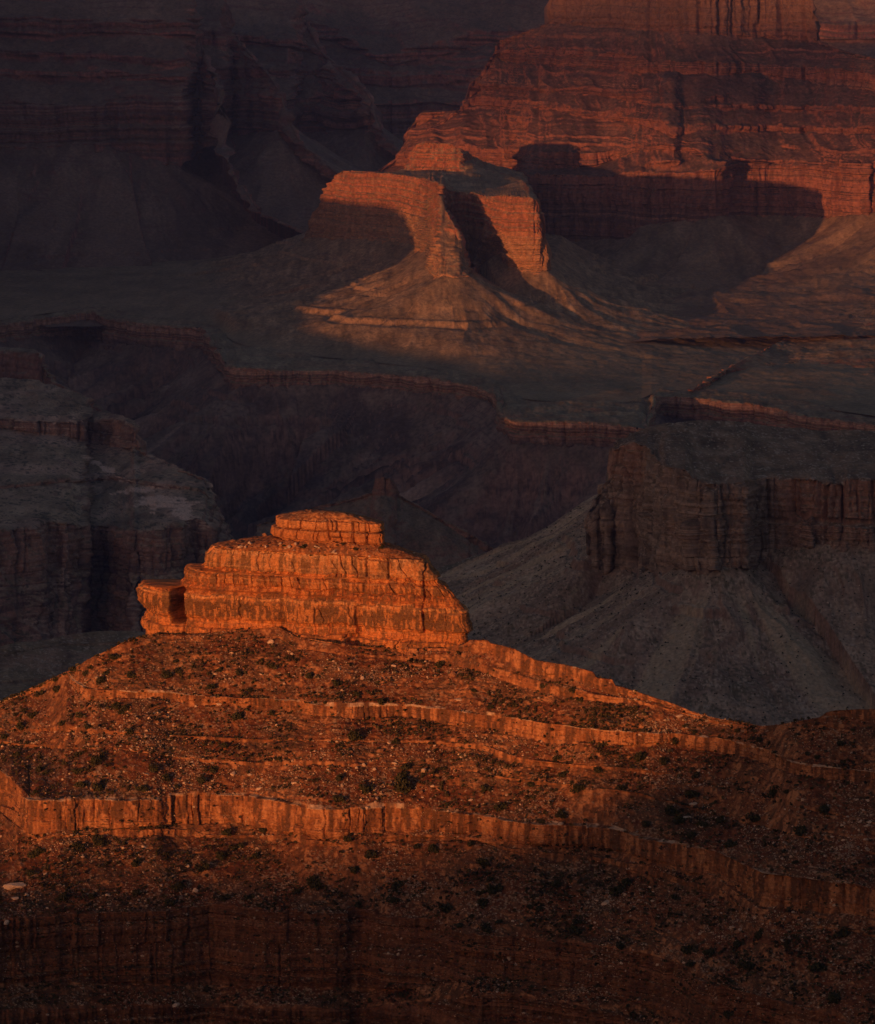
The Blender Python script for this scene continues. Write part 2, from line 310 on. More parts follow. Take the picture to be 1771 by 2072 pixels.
fg_lines = [dict(p=crest, sig=1.2), dict(p=E1, k=.30, sig=1.5), dict(p=E2, k=1.1), dict(p=E3, k=.5), dict(p=L1t, k=1.55, d=1.3, sig=2, own=1), dict(p=L1b, k=.22, d=2.0, sig=1.5, own=2, j=2.2),
            dict(p=Ct, k=[(0, 2.7), (150, 2.5), (420, 1.6)], own=2), dict(p=Cb, k=.3, d=2), dict(p=Dt, k=[(0, 2.7), (150, 2.5), (420, 1.6)], own=3), dict(p=Db, k=.6, d=2), dict(p=L2t, z=-458, sig=1.2, own=4), dict(p=L2b, k=.13, d=1.5, sig=1.2, own=5, j=3.0),
            dict(p=B2t, k=1.3, own=4), dict(p=B2b, k=.3, d=2), dict(p=L3t, z=-508, own=6), dict(p=L3a, k=.16, d=1.3, own=7), dict(p=L3b, k=.35, d=1.3, own=8), dict(p=L4t, k=1.7), dict(p=L4b, k=.4), dict(p=L5, k=1.4, d=.4)]
P, seg, vv, X = loft(fg_lines, -160, 1930, 1.45, 1.35, back=((20, -12), (60, -42), (200, -150), (500, -400)), jit=1.6, seed=11)
S = 4.2
n0 = normals(P)
cliffseg = {5, 10, 14, 15}
iscl = np.isin(seg, [4]) | np.isin(seg, list(cliffseg))
# vertical joints and stepped beds of the three ledge cliffs
x, y, z = P[..., 0], P[..., 1], P[..., 2]
arc = np.concatenate([[0], np.cumsum(np.linalg.norm(np.diff(P[np.argmax(seg == 10)][:, :2], axis=0), axis=1))])
def joints(u, mean, seed, jitter=.45):
    """cell index and signed distance to the nearest joint of an irregular set of cracks"""
    q = u / mean; k = np.floor(q)
    best = np.full(q.shape, 9., np.float32); cell = np.zeros(q.shape, np.float32)
    for o in (-1, 0, 1, 2):
        e = k + o + jitter * n1((k + o) * 1.71 + .5, seed)
        best = np.minimum(best, np.abs(q - e)); cell = cell + (q > e)
    return k + cell, best * mean
Pd, wz = sculpt(P, S, 3, cleft=0, rib=.0, strat=0, gully=.45, rough=1.25, terr=.5, gl=1.6)
add = np.zeros(P.shape[:2], np.float32)
for s_, mean, depth, lay, sd in ((4, 3.6, 1.2, 2.2, 21), (10, 10.5, 2.7, 6.5, 22), (14, 13.0, 2.6, 2.6, 23), (15, 11.0, 2.4, 1.9, 24), (12, 4.0, 1.0, 1.5, 25), (0, 4.0, .8, 1.2, 26), (2, 4.5, .7, 1.0, 27), (6, 3, .5, .9, 28), (8, 3.0, .4, .8, 29), (17, 5, 1.5, 1.5, 30)):
    r = np.where(seg == s_)[0]
    if len(r) == 0: continue
    r = np.arange(r[0], r[-1] + 2); r = r[r < len(P)]
    uu = arc[None, :] + 0 * z[r] + .8 * n2(arc[None, :] / 6, z[r] / 5, sd)
    ce, di = joints(uu, mean, sd)
    ce2, di2 = joints(uu + 3, mean * .31, sd + 1)
    fr_ = uu / mean - np.floor(uu / mean) - .5
    b = depth * (.9 * n1(ce * 1.7 + .5, sd + 12) * fr_ + .75 * n1(ce * 2.3 + .5, sd + 2) + .25 * n1(ce2 * 2.3 + .5, sd + 4))
    b = b - depth * (.3 if s_ in (14, 15, 17) else .8) * np.exp(-(di / .55) ** 2) * sst(-.3, .5, n1(ce * 1.9 + .5, sd + 8) + .5 * n2(arc[None, :] / 4, z[r] / 6, sd)) - depth * .15 * np.exp(-(di2 / .3) ** 2) * sst(.0, .5, n1(ce2 * 1.9 + .5, sd + 9))
    zz = z[r] + .5 * n2(arc[None, :] / 30, 0 * z[r], sd)
    b = b + depth * (.6 if s_ in (14, 15, 17) else .35) * layers(zz, lay, sd + 5) + depth * .2 * layers(zz, lay * .3, sd + 6) + .5 * fbm(n3, 4, x[r] / 4, y[r] / 4, z[r] / 4)
    b = b + depth * 1.2 * fbm(lambda a: n1(a, sd + 7), 3, arc[None, :] / (mean * 6))
    env = np.minimum(1, np.minimum(np.arange(len(r)), np.arange(len(r))[::-1])[:, None] / (1.5 if s_ in (10, 14, 15, 4) else 2.0))
    face = gsm(np.clip((np.linalg.norm(P[min(r[-1], len(P) - 1)] - P[r[0]], axis=1) - 1.0) / (2.0 * depth + .5), 0, 1), 3)[None, :]   # fades where the ledge dies out
    add[r] = np.maximum(np.abs(add[r]), 0) * np.sign(add[r]) + b * env * face + .25 * depth * face * env
hor = n0.copy(); hor[..., 2] = 0; hor /= np.linalg.norm(hor, axis=2, keepdims=True) + 1e-6
Pd = Pd + hor * add[..., None]
FG['P'], FG['X'], FG['seg'] = Pd, X, seg
nn = normals(Pd); nz = np.abs(nn[..., 2]); cl = sst(.85, .5, nz)
x, y, z = Pd[..., 0], Pd[..., 1], Pd[..., 2]
soil = mix(hexc(.155, .049, .021), hexc(.13, .058, .030), sst(-.3, .5, fbm(n3, 4, x / 22, y / 22, z / 12)))
soil = soil * (1 + .28 * fbm(n3, 4, x / 2.2, y / 2.2, z / 2.2))[..., None]
scrub = sst(.25, .6, fbm(n3, 3, x / 1.7 + 5, y / 1.7, z / 1.7) + .3 * n3(x / 12, y / 12, z / 12)) * .7
soil = mix(soil, hexc(.085, .058, .030), scrub)
grit = sst(.42, .62, n3(x / .9 + 31, y / .9, z / .9) + .35 * fbm(n3, 2, x / 14 + 2, y / 14, z / 9)) * .75
soil = mix(soil, hexc(.40, .25, .155), grit)
k = layers(z + .4 * n2(x / 30, y / 30, 4), 2.1, 40) * .5 + .5
rock = mix(hexc(.19, .072, .032), hexc(.34, .135, .058), k)
stre = fbm(n3, 4, x / 2.7 + 8, y / 2.7, z / 20)
rock = mix(rock, hexc(.50, .23, .105), sst(.15, .55, stre + .35 * fbm(n3, 3, x / 9, y / 9, z / 6)) * .6)
rock = mix(rock, hexc(.115, .055, .030), sst(.0, .45, -stre) * .9)
col = mix(soil, rock, cl)
for s_ in (4, 10):                                     # pale weathered lips
    r0 = np.argmax(seg == s_)
    for r in range(r0 - 2, r0 + 4):
        col[r] = mix(col[r], hexc(.58, .40, .27) * (1 + .25 * n1(X / 3, r)[:, None]), sst(-.3, .5, fbm(lambda a: n1(a, 50 + s_), 3, X / 14)) * (.75 if r < r0 + 3 else .4))
low = np.isin(seg, [14, 15, 17])[:, None]; col = np.where(low[..., None], mix(col, hexc(.115, .048, .028) * np.maximum(.25, 1 + 1.1 * layers(z + .5 * n2(x / 25, y / 25, 46), 2.6, 45) + .5 * layers(z, .9, 47))[..., None], .7 * cl), col)  # bottom cliff beds, toned dark to stand in for deep shade
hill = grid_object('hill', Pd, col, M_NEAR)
tag(hill, 'orange red talus hill stepped with sandstone ledges below the butte', 'hill', kind='structure')

# ================================================================== BUTTE ON THE HILL
BASE, RIM = -389.0, -335.0
def ring(h, xl, xr, wf, wb, z, nc, expo=5.0):
    """closed outline; xl/xr photo columns of the ends, axis runs from far left to near right"""
    def at(px):
        Yc = 2262 - .104 * (px - 300) + 22
        nx, _ = ray(px, 1200); return np.array([nx * Yc, Yc])
    A, B = at(xl), at(xr); ax = (B - A); ln = np.linalg.norm(ax); ax /= ln; pp = np.array([ax[1], -ax[0]])   # pp points to the camera
    th = np.linspace(0, 2 * np.pi, 4000, endpoint=False)
    ce = np.sign(np.cos(th)) * np.abs(np.cos(th)) ** (2 / expo); se = np.sign(np.sin(th)) * np.abs(np.sin(th)) ** (2 / expo)
    a = ln / 2; wv = np.where(se > 0, wf, wb)
    Q = (A + B) / 2 + ax * (a * ce)[:, None] + pp * (wv * se)[:, None]
    # even spacing, denser on the side that faces the camera
    dl = np.linalg.norm(np.diff(np.vstack([Q, Q[:1]]), axis=0), axis=1) * np.where(se > -.2, 1.0, .3)
    s = np.concatenate([[0], np.cumsum(dl)]); tt = np.linspace(0, s[-1], nc, endpoint=False)
    Qx = np.interp(tt, s, np.append(Q[:, 0], Q[0, 0])); Qy = np.interp(tt, s, np.append(Q[:, 1], Q[0, 1]))
    bk = -.85 * wf + np.maximum(0, wf - ((Qx - (A + B)[0] / 2) * pp[0] + (Qy - (A + B)[1] / 2) * pp[1]))      # ends fall back so that no side face shows at the right
    return np.stack([Qx - ax[0] * .5 * bk, Qy - ax[1] * .5 * bk, np.full(nc, z)], 1), ax, pp
NC = 1500
LX = [(-.2, 306), (0, 304), (.06, 299), (.2, 297), (.3, 295), (.36, 288), (.45, 286), (.53, 293), (.545, 300), (.56, 372), (.6, 379), (.72, 380), (.75, 386), (.765, 421), (.8, 425), (.92, 426), (.95, 430), (1, 436)]
RX = [(-.2, 946), (0, 944), (.04, 940), (.09, 938), (.11, 944), (.2, 950), (.3, 946), (.4, 940), (.5, 935), (.56, 928), (.66, 916), (.72, 903), (.76, 892), (.84, 882), (.9, 872), (.95, 864), (1, 860)]
LAY = [(-.2, 1.2), (.035, 1.0), (.045, 1.8), (.13, 1.5), (.15, -.3), (.22, -1.4), (.262, .4), (.28, 1.4), (.45, 1.5), (.468, .7), (.475, 1.6), (.50, 1.7), (.512, .1), (.60, -.5), (.62, -1.0), (.635, -.2), (.735, .0), (.745, -1.2), (.782, -1.3), (.795, -.1), (.98, -.2), (1.0, -1.2)]
hs = np.concatenate([np.linspace(-.2, 1.0, 235)])
lx = np.array(LX); rx_ = np.array(RX); la = np.array(LAY)
rows = []
LX = [(h_, x_ + 1.5 * math.sin(h_ * 47)) for h_, x_ in LX]; lx = np.array(LX); RX = [(h_, x_ + 1.8 * math.sin(h_ * 61 + 1)) for h_, x_ in RX]; rx_ = np.array(RX)
for h in hs:
    wf = 21 - 3.6 * max(h, 0); rg, ax, pp = ring(h, np.interp(h, lx[:, 0], lx[:, 1]), np.interp(h, rx_[:, 0], rx_[:, 1]), wf, 20 - 6 * max(h, 0), BASE + (RIM - BASE) * h, NC)
    rows.append(rg)
B = np.array(rows)
n0 = normals(B, True); hor = n0.copy(); hor[..., 2] = 0; hor /= np.linalg.norm(hor, axis=2, keepdims=True) + 1e-6
cen = B.mean((0, 1)); sgn = np.sign(((B[..., :2] - cen[:2]) * hor[..., :2]).sum(2).mean()); hor *= sgn
x, y, z = B[..., 0], B[..., 1], B[..., 2]
ux = (x * ax[0] + y * ax[1]); px, py = pix(B); front = ((B - cen)[..., :2] * pp).sum(2) > 0
H = hs[:, None] + 0 * x
Hw = H + .010 * fbm(lambda a: n1(a, 60), 3, ux / 25) + .006 * n1(ux / 5, 61)
big = ux / 17 + .6 * n2(ux / 9, z / 9, 59); Hw = Hw + .017 * n1(np.floor(big) * 1.9 + .5, 58) + .006 * n1(np.floor(ux / 6.3) * 2.3 + .5, 57)
d = np.interp(Hw, la[:, 0], la[:, 1])
bed = np.searchsorted(np.array([.04, .14, .27, .47, .505, .62, .74, .79]), Hw)       # which bed
perim = np.arange(NC)[None, :] * 1.0
arcp = np.concatenate([[0], np.cumsum(np.linalg.norm(np.diff(B[20][:, :2], axis=0), axis=1))])[None, :] + 0 * x
bm = np.array([6.5, 7.0, 12., 15., 6., 9., 7., 4., 11.])[bed]
bdp = np.array([.9, 1.2, .8, .9, .8, .5, 1.0, .9, 1.1])[bed]
ub = arcp + bed * 17.3 + .7 * n2(arcp / 3, z / 3, 62)
ce, di = joints(ub, 1.0 * bm, 63)
jn = n1(ce * 2.1 + bed * 5.7 + .5, 64)
d = d + bdp * 1.5 * jn - bdp * 1.6 * np.exp(-(di / .33) ** 2) * sst(-.5, .4, n1(ce * 1.3 + bed + .5, 65))
ce3, di3 = joints(ub * 1.0 + 5, bm * .37, 66)
d = d + .22 * n1(ce3 * 2.9 + bed * 3.1 + .5, 67) - .3 * np.exp(-(di3 / .22) ** 2) * sst(0, .4, n1(ce3 * 1.3 + .5, 68))
wz = z + .5 * fbm(lambda a: n1(a, 69), 2, ux / 18)
d = d + .5 * layers(wz, 1.9, 70) + .28 * layers(wz, .75, 71)
for hb, dp in ((.04, .8), (.14, 1.6), (.27, .9), (.505, 1.2), (.62, 1.4), (.74, 1.5), (.79, 1.3), (.86, .6), (.36, .5), (.20, .9), (.09, .6)):      # undercut partings between the beds
    d = d - dp * np.exp(-((Hw - hb - .004 * n1(ux / 3, hb)) / .0065) ** 2) * sst(-.45, .35, n1(ux / 13, 74 + hb * 10))
thin = ((bed == 5) | (bed == 2) | (bed == 1)) * 1.0
d = d + .3 * thin * layers(wz, .8, 72)
d = d + 2.4 * fbm(lambda a, b: n2(a, b, 73), 3, ux / 34, z / 70) + .7 * fbm(n3, 5, x / 5, y / 5, z / 4) + .2 * fbm(n3, 3, x / 1.1, y / 1.1, z / .9)
# features seen on the face: (photo column, depth, half width px, lowest h, highest h)
for fx, dep, hw, h0, h1 in ((361, 24, 14, .17, .62), (374, 2.2, 2.2, .05, .56), (444, 3.2, 3.0, .74, 1.1), (740, 3.0, 2.5, .79, 1.1), (786, 2.4, 2.0, .79, 1.1), (859, 2.6, 1.8, .22, 1.1), (726, 3.2, 9, -.1, .47), (712, 4.5, 7, .06, .16), (603, 2.0, 3.2, .60, .75), (570, 2.5, 6, .1, .5), (735, 1.8, 2.0, .62, .74), (905, 1.2, 1.6, .1, .5), (640, 1.5, 1.6, .1, .46), (488, 1.6, 2.0, .26, .47)):
    wob = fx + 2.2 * n1(H * 22, fx) * min(1, 6 / hw)
    t = np.abs(px - wob) / hw
    prof = np.where(t < 1, 1 - t ** 4, 0) if hw > 8 else np.exp(-t * t)
    d = d - dep * prof * sst(h0 - .015, h0 + .015, H) * (1 - sst(h1 - .02, h1 + .01, H)) * front
for fx, dep, hw in ((330, 2.0, 16), (470, 1.5, 40), (650, 1.6, 40), (800, 2.2, 60), (920, 1.5, 20), (565, -3.5, 22), (725, -1.5, 12)):   # buttresses and bays
    d = d + dep * np.exp(-((px - fx) / hw) ** 2) * front * (1 - .6 * sst(.5, .7, H))
B = B + hor * d[..., None]
B[..., 2] += .35 * fbm(n3, 2, x / 6, y / 6, z / 3) * sst(1.05, .9, H) + 1.1 * jn * sst(.90, .985, H)
# upper deck: rubble slope from the rim to the foot of the cap
CAPZ = -328.5
def cap_ring(z, grow, nc=NC): return ring(0, 560 - grow, 776 + grow, 15 + grow * .28, 12 + grow * .28, z, nc, 4.0)[0]
deck = []
inner = cap_ring(CAPZ, 0); inner = inner.copy(); inner[:, 1] += 4
for t in np.linspace(0.02, 1.06, 46):
    wgt = min(1, t * 9); q = (B[-1] * (1 - wgt) + rows[-1] * wgt) * (1 - t) + inner * t
    q[:, 2] = B[-1][:, 2] * (1 - min(1, t * 14)) + min(1, t * 14) * (RIM + (CAPZ - RIM) * (1.15 * t - .15 * t * t)) + (.55 * fbm(n3, 4, q[:, 0] / 3.2, q[:, 1] / 3.2, t * 4.) + .5 * layers(np.full(NC, t * 9) + .8 * n1(q[:, 0] / 7, 3), 2.0, 77)) * min(1, t * 8)
    deck.append(q)
Bf = np.concatenate([B, np.array(deck)], 0)
nn = normals(Bf, True); cl = sst(.85, .5, np.abs(nn[..., 2]))
x, y, z = Bf[..., 0], Bf[..., 1], Bf[..., 2]
nB = len(B)
Hh = np.concatenate([Hw, np.full((len(deck), NC), 1.2)])
pal = [(-.2, (.42, .17, .07)), (.13, (.44, .185, .075)), (.15, (.46, .18, .066)), (.25, (.46, .185, .07)), (.285, (.17, .085, .042)), (.43, (.15, .078, .04)), (.465, (.34, .18, .09)), (.475, (.60, .34, .17)), (.505, (.50, .26, .12)), (.52, (.30, .10, .036)), (.62, (.32, .11, .04)), (.64, (.30, .125, .052)), (.73, (.27, .11, .046)), (.75, (.38, .13, .046)), (.79, (.54, .21, .08)), (.80, (.30, .165, .085)), (.95, (.38, .215, .115)), (1.0, (.58, .36, .19)), (1.05, (.3, .12, .055)), (1.3, (.3, .12, .055))]
ph = [p[0] for p in pal]; rock = np.stack([np.interp(Hh, ph, [p[1][i] for p in pal]) for i in range(3)], -1)
var = np.concatenate([jn, np.zeros((len(deck), NC))]); rock = rock * (1 + .36 * var)[..., None]
stre = fbm(n3, 4, x / 1.5 + 8, y / 1.5, z / 11)
patch = fbm(n3, 4, x / 7 + 3, y / 7, z / 4)
rock = mix(rock, hexc(.17, .095, .05), sst(.05, .4, stre + .6 * patch) * .8)
rock = mix(rock, hexc(.56, .25, .095), sst(.1, .45, -stre - .5 * patch) * .7)
rock = rock * (1 + .2 * fbm(n3, 3, x / .8, y / .8, z / .5))[..., None]
bl = np.concatenate([layers(wz, .9, 80), np.zeros((len(deck), NC))]); rock = mix(rock, hexc(.60, .35, .18), sst(.45, .8, bl) * .45)
soil = hexc(.26, .105, .048) * (1 + .35 * fbm(n3, 4, x / 1.6, y / 1.6, z / 1.6))[..., None]
soil = mix(soil, hexc(.45, .28, .17), sst(.35, .55, n3(x / .8, y / .8, z / .8)) * .8)
col = mix(soil, rock, np.maximum(cl, (Hh < .97) * .85))
col = col * hexc(.92, .82, .74)
butte = grid_object('butte', Bf, col, M_NEAR, wrap=True)
tag(butte, 'sunlit orange layered sandstone butte with stepped cliffs and a block on top', 'butte', kind='structure')
# the cap block: two thick beds over a thin one, red rubble mound on top
hc = np.linspace(-.25, 1.0, 78); NC2 = 900; rows = []
for h in hc:
    zz = CAPZ + 13.0 * h
    rows.append(ring(0, np.interp(h, [-.25, .1, .2, .5, .62, .9, 1], [566, 562, 558, 562, 568, 568, 572]), np.interp(h, [-.25, .25, .5, .56, .62, .95, 1], [775, 776, 777, 768, 776, 774, 768]), 14 - 1.0 * h, 11, zz, NC2, 4.5)[0] + np.array([0, 3.0, 0]))
K = np.array(rows); n0 = normals(K, True); hor = n0.copy(); hor[..., 2] = 0; hor /= np.linalg.norm(hor, axis=2, keepdims=True) + 1e-6
cen2 = K.mean((0, 1)); hor *= np.sign(((K[..., :2] - cen2[:2]) * hor[..., :2]).sum(2).mean())
x, y, z = K[..., 0], K[..., 1], K[..., 2]; H = hc[:, None] + 0 * x; pxk, pyk = pix(K); frk = ((K - cen2)[..., :2] * pp).sum(2) > 0
d = np.interp(H + .02 * n1(x / 9, 5), [-.25, .06, .09, .14, .50, .55, .60, .95, 1.0], [-1.2, -1.0, .6, .9, .9, -1.0, .7, .6, -.7])
ar = np.concatenate([[0], np.cumsum(np.linalg.norm(np.diff(K[5][:, :2], axis=0), axis=1))])[None, :] + 0 * x
bd = (H > .55) + 2 * (H < .1)
ce, di = joints(ar + bd * 11 + .5 * n2(ar / 3, z / 2, 90), 9.0, 91); jnk = n1(ce * 2.3 + bd * 7 + .5, 92)
d = d + 1.2 * jnk - 1.5 * np.exp(-(di / .33) ** 2) + .35 * layers(z + .3 * n1(ar / 8, 3), 1.1, 97) + .35 * fbm(n3, 4, x / 1.6, y / 1.6, z / 1.2) + .8 * fbm(lambda a: n1(a, 93), 3, ar / 14) + .3 * fbm(n3, 4, x / 3, y / 3, z / 3) + .15 * layers(z, .8, 94)
for fx, dep, hw, h0, h1 in ((667, 1.8, 2, .1, 1.1), (716, 2.2, 2.4, .0, 1.1), (742, 1.2, 2, 0, 1.1), (684, 3.0, 22, -.3, .3)):
    d = d - dep * np.exp(-((pxk - fx - 3 * (.5 - H)) / hw) ** 2) * sst(h0 - .05, h0 + .05, H) * (1 - sst(h1 - .1, h1 + .05, H)) * frk
K = K + hor * d[..., None]
ctr = K[-1].mean(0); dome = []
for t in np.linspace(.03, 1, 30):
    wgt = min(1, t * 7); q = (K[-1] * (1 - wgt) + rows[-1] * wgt) * (1 - t) + np.array([ctr[0] - 3, ctr[1] + 2, ctr[2]]) * t
    q[:, 2] += 4.6 * (1 - (1 - t) ** 1.7) + (.5 * fbm(n3, 4, q[:, 0] / 2.5, q[:, 1] / 2.5, 0 * q[:, 0]) + .3 * layers(np.full(NC2, t * 6.) + n1(q[:, 0] / 5, 6), 1.4, 95)) * min(1, 4 * t) * (1 - t ** 6)
    dome.append(q)
Kf = np.concatenate([K, np.array(dome)], 0); nn = normals(Kf, True); cl = sst(.85, .5, np.abs(nn[..., 2]))
x, y, z = Kf[..., 0], Kf[..., 1], Kf[..., 2]
Hk = np.concatenate([H, np.full((len(dome), NC2), 1.2)])
rock = mix(hexc(.40, .165, .066), hexc(.50, .24, .105), sst(.1, 1, Hk) + 0 * x)
rock = rock * (1 + .18 * fbm(n3, 4, x / 2.5, y / 2.5, z / 1.5))[..., None]
rock = mix(rock, hexc(.22, .11, .055), sst(.15, .5, fbm(n3, 3, x / 1.6, y / 1.6, z / 8)) * .45)
soil = mix(hexc(.25, .105, .05) * (1 + .3 * fbm(n3, 4, x / 1.5, y / 1.5, z))[..., None], hexc(.5, .33, .2), sst(.3, .5, n3(x / .8, y / .8, z / .8)) * .8)
capo = grid_object('cap_rock', Kf, mix(soil, rock, cl) * hexc(.92, .82, .74), M_NEAR, wrap=True, parent=butte)

# ================================================================== MIDDLE DISTANCE
mid_rock = [(.18, .125, .10), (.25, .175, .138), (.34, .24, .185), (.22, .135, .105)]
mid_soil = [(.20, .128, .086), (.155, .10, .070)]
specks = [((.11, .09, .06), 4.0, .38, .6), ((.40, .31, .25), 3.0, .50, .7)]
# --- limestone butte on the right
rb1 = [(700, 1392, -930), (860, 1290, -862), (950, 1228, -802), (1040, 1172, -748), (1130, 1120, -704), (1166, 1097, -686), (1186, 1080, -676), (1199, 1066, -668), (1202, 1019, -648), (1219, 988, -632), (1233, 972, -622), (1236, 916, -600), (1240, 906, -597), (1254, 889, -592), (1278, 875, -588), (1319, 861, -584), (1357, 853, -582), (1405, 850, -581), (1456, 851, -582), (1507, 853, -584), (1576, 864, -588), (1661, 873, -590), (1771, 872, -590), (1930, 872, -590)]
rb2 = [(700, 1394), (950, 1230), (1130, 1122), (1200, 1068), (1204, 1022), (1221, 992), (1234, 975), (1237, 922), (1240, 913), (1262, 900), (1285, 893), (1310, 903), (1326, 930), (1345, 945), (1388, 950), (1405, 968), (1456, 979), (1490, 974), (1518, 969), (1576, 967), (1644, 967), (1685, 978), (1713, 971), (1771, 969), (1930, 970)]
rb2 = [(a, b, -600 if a >= 1240 else float(np.interp(a, [q[0] for q in rb1], [q[2] for q in rb1])) - .5) for a, b in rb2]
rb3 = [(700, 1395), (950, 1231), (1130, 1124), (1200, 1070), (1206, 1028), (1222, 998), (1236, 978), (1262, 986), (1300, 995), (1316, 1030), (1345, 1040), (1405, 1043), (1456, 1040), (1518, 1046), (1576, 1048), (1644, 1046), (1771, 1052), (1930, 1055)]
rb4 = [(700, 1396), (950, 1232), (1130, 1126), (1200, 1074), (1210, 1036), (1240, 1000), (1262, 1003), (1300, 1012), (1316, 1043), (1345, 1053), (1405, 1056), (1456, 1050), (1518, 1055), (1576, 1060), (1644, 1060), (1771, 1068), (1930, 1070)]
rb5 = [(700, 1397), (950, 1233), (1130, 1128), (1190, 1092), (1198, 1120), (1203, 1150), (1302, 1154), (1405, 1154), (1500, 1150), (1518, 1138), (1545, 1112), (1600, 1110), (1650, 1100), (1700, 1108), (1771, 1100), (1930, 1100)]
rb6 = [(700, 1400), (950, 1240), (1100, 1165), (1166, 1150), (1172, 1180), (1240, 1182), (1300, 1186), (1420, 1184), (1540, 1165), (1700, 1160), (1930, 1160)]
rb7 = [(700, 1402), (950, 1243), (1100, 1170), (1162, 1160), (1170, 1215), (1240, 1222), (1262, 1200), (1300, 1205), (1360, 1215), (1420, 1208), (1540, 1178), (1700, 1172), (1930, 1172)]
rb8 = [(700, 1600), (950, 1420), (1100, 1420), (1300, 1470), (1540, 1530), (1771, 1560), (1930, 1580)]
P, seg, vv, X = loft([dict(p=[q[:2] for q in rb1], sig=.8, sy=3, Y=[(700, 5200), (860, 5080), (950, 5000), (1040, 4930), (1130, 4870), (1166, 4860), (1202, 4880), (1233, 4900), (1240, 4930), (1278, 4990), (1405, 5050), (1930, 5000)]),
    dict(p=[q[:2] for q in rb2], sig=1.2, sy=3, Y=[(700, 5199), (860, 5079), (950, 4999), (1040, 4929), (1130, 4869), (1166, 4859), (1202, 4878), (1233, 4895), (1240, 4900), (1285, 4865), (1310, 4840), (1326, 4760), (1345, 4650), (1388, 4600), (1405, 4575), (1456, 4560), (1505, 4575), (1525, 4640), (1576, 4640), (1700, 4600), (1930, 4600)]), dict(p=rb3, k=.18, d=1.4), dict(p=rb4, k=1.0), dict(p=rb5, k=.22, d=1.4), dict(p=[(a, b + 26) for a, b in rb5], k=.3)], 1188, 1930, 1.5, 1.5, back=((60, -10), (200, -120), (500, -400)), jit=1.2, seed=31)
# front rim only where the table is wide; elsewhere the sheet follows the crest
P = relief(P, [(1180, 1225, 1236, 1030, 1160, 14), (1300, 1320, 1330, 1040, 1155, 8), (1370, 1398, 1408, 960, 1160, 16), (1425, 1446, 1452, 985, 1158, 12), (1475, 1508, 1520, 975, 1155, 16), (1590, 1640, 1650, 1040, 1110, 14)])
Pd, wz = sculpt(P, 8.5, 41, rib=1.25, strat=1.1, gully=1.5, rough=1.0, terr=1.0, gl=3.0, zsq=8., cleft=1.5)
col = paint(Pd, wz, 9.0, 41, mid_rock, mid_soil, 1.6, spots=specks, streak=.45)
base_row = P[np.argmax(seg == 4)]
zc = Pd[..., 2]; px, py = pix(Pd)
nn = normals(Pd); redm = sst(.7, .4, np.abs(nn[..., 2])) * sst(-690, -640, zc) * np.maximum(sst(1545, 1600, px), .8 * sst(1310, 1290, px) * sst(-645, -625, zc))
col = mix(col, hexc(.30, .135, .09), redm * .55)
tan = sst(.35, .7, fbm(lambda a, b: n2(a, b, 44), 3, px / 42, py / 700)) * sst(1185, 1230, py)
col = mix(col, hexc(.33, .24, .155), tan * .6)
limestone = grid_object('limestone_butte', Pd, col, M_MID)
tag(limestone, 'shaded grey limestone butte with fluted cliffs and long scree slope', 'butte', kind='structure')
pb = base_row[6::22].copy(); pb[:, 2] += 2
pb = np.concatenate([pb, [[pb[-1, 0] + 40, 5300, -690], [pb[0, 0] + 60, 5300, -690]]])
XR = np.arange(640, 1931, 1.7)
XW, YA, dd_, zb, uu = talus_field(pb, XR, np.full(len(XR), 3950.), 5300, 420, 1250, 9, 70)
glr = ridged(lambda a, b: n2(a, b, 171), 4, uu / 46 + .3 * n2(XW / 60, YA / 60, 172), dd_ / 420, g=.5)
ZA = zb - 330 * (1 - np.exp(-dd_ / 500)) + 4.2 * (glr - .5) * sst(6, 70, dd_)
for z0, hw, sd in ((-722, 5, 173), (-741, 6, 174), (-790, 4, 175)):
    q = (ZA + 2 * fbm(n3, 3, XW / 30, YA / 30, 0 * XW) - (z0 - hw)) / (2 * hw); st_ = (z0 - hw) + 2 * hw * sst(.32, .68, q)
    msk = ((q > 0) & (q < 1)) * sst(-.1, .25, n2(uu / 70, 0 * uu, sd) + .2 * n2(uu / 15, 0 * uu, sd)); ZA = ZA * (1 - msk) + st_ * msk
ZA = ZA + .8 * fbm(n3, 5, XW / 9, YA / 12, ZA / 9)
PR_ = np.stack([XW, YA, ZA], 2); PR_[0, :, 2] = -1000
fan = fbm(lambda a, b: n2(a, b, 176), 4, uu / 26, dd_ / 500); XQ, YQ = pix(PR_)
colR = paint(PR_, ZA + 0, 7, 177, [(.26, .165, .125), (.21, .13, .10), (.31, .20, .15)], [(.31, .225, .165), (.26, .18, .135)], .8, spots=[((.10, .085, .055), 3.2, .30, .7), ((.42, .33, .26), 2.4, .45, .7)], steep=(.62, .8), slope=.2)
colR = mix(colR, hexc(.43, .33, .22), sst(.15, .55, fan) * sst(25, 70, dd_) * .6)
colR = mix(colR, hexc(.17, .125, .095), sst(.15, .6, -fan) * sst(15, 60, dd_) * .6)
tag(grid_object('scree_slope', PR_, colR, M_MID), 'long grey brown gullied scree slope under the limestone butte', 'slope', kind='structure')
RB = (PR_, XR, None)
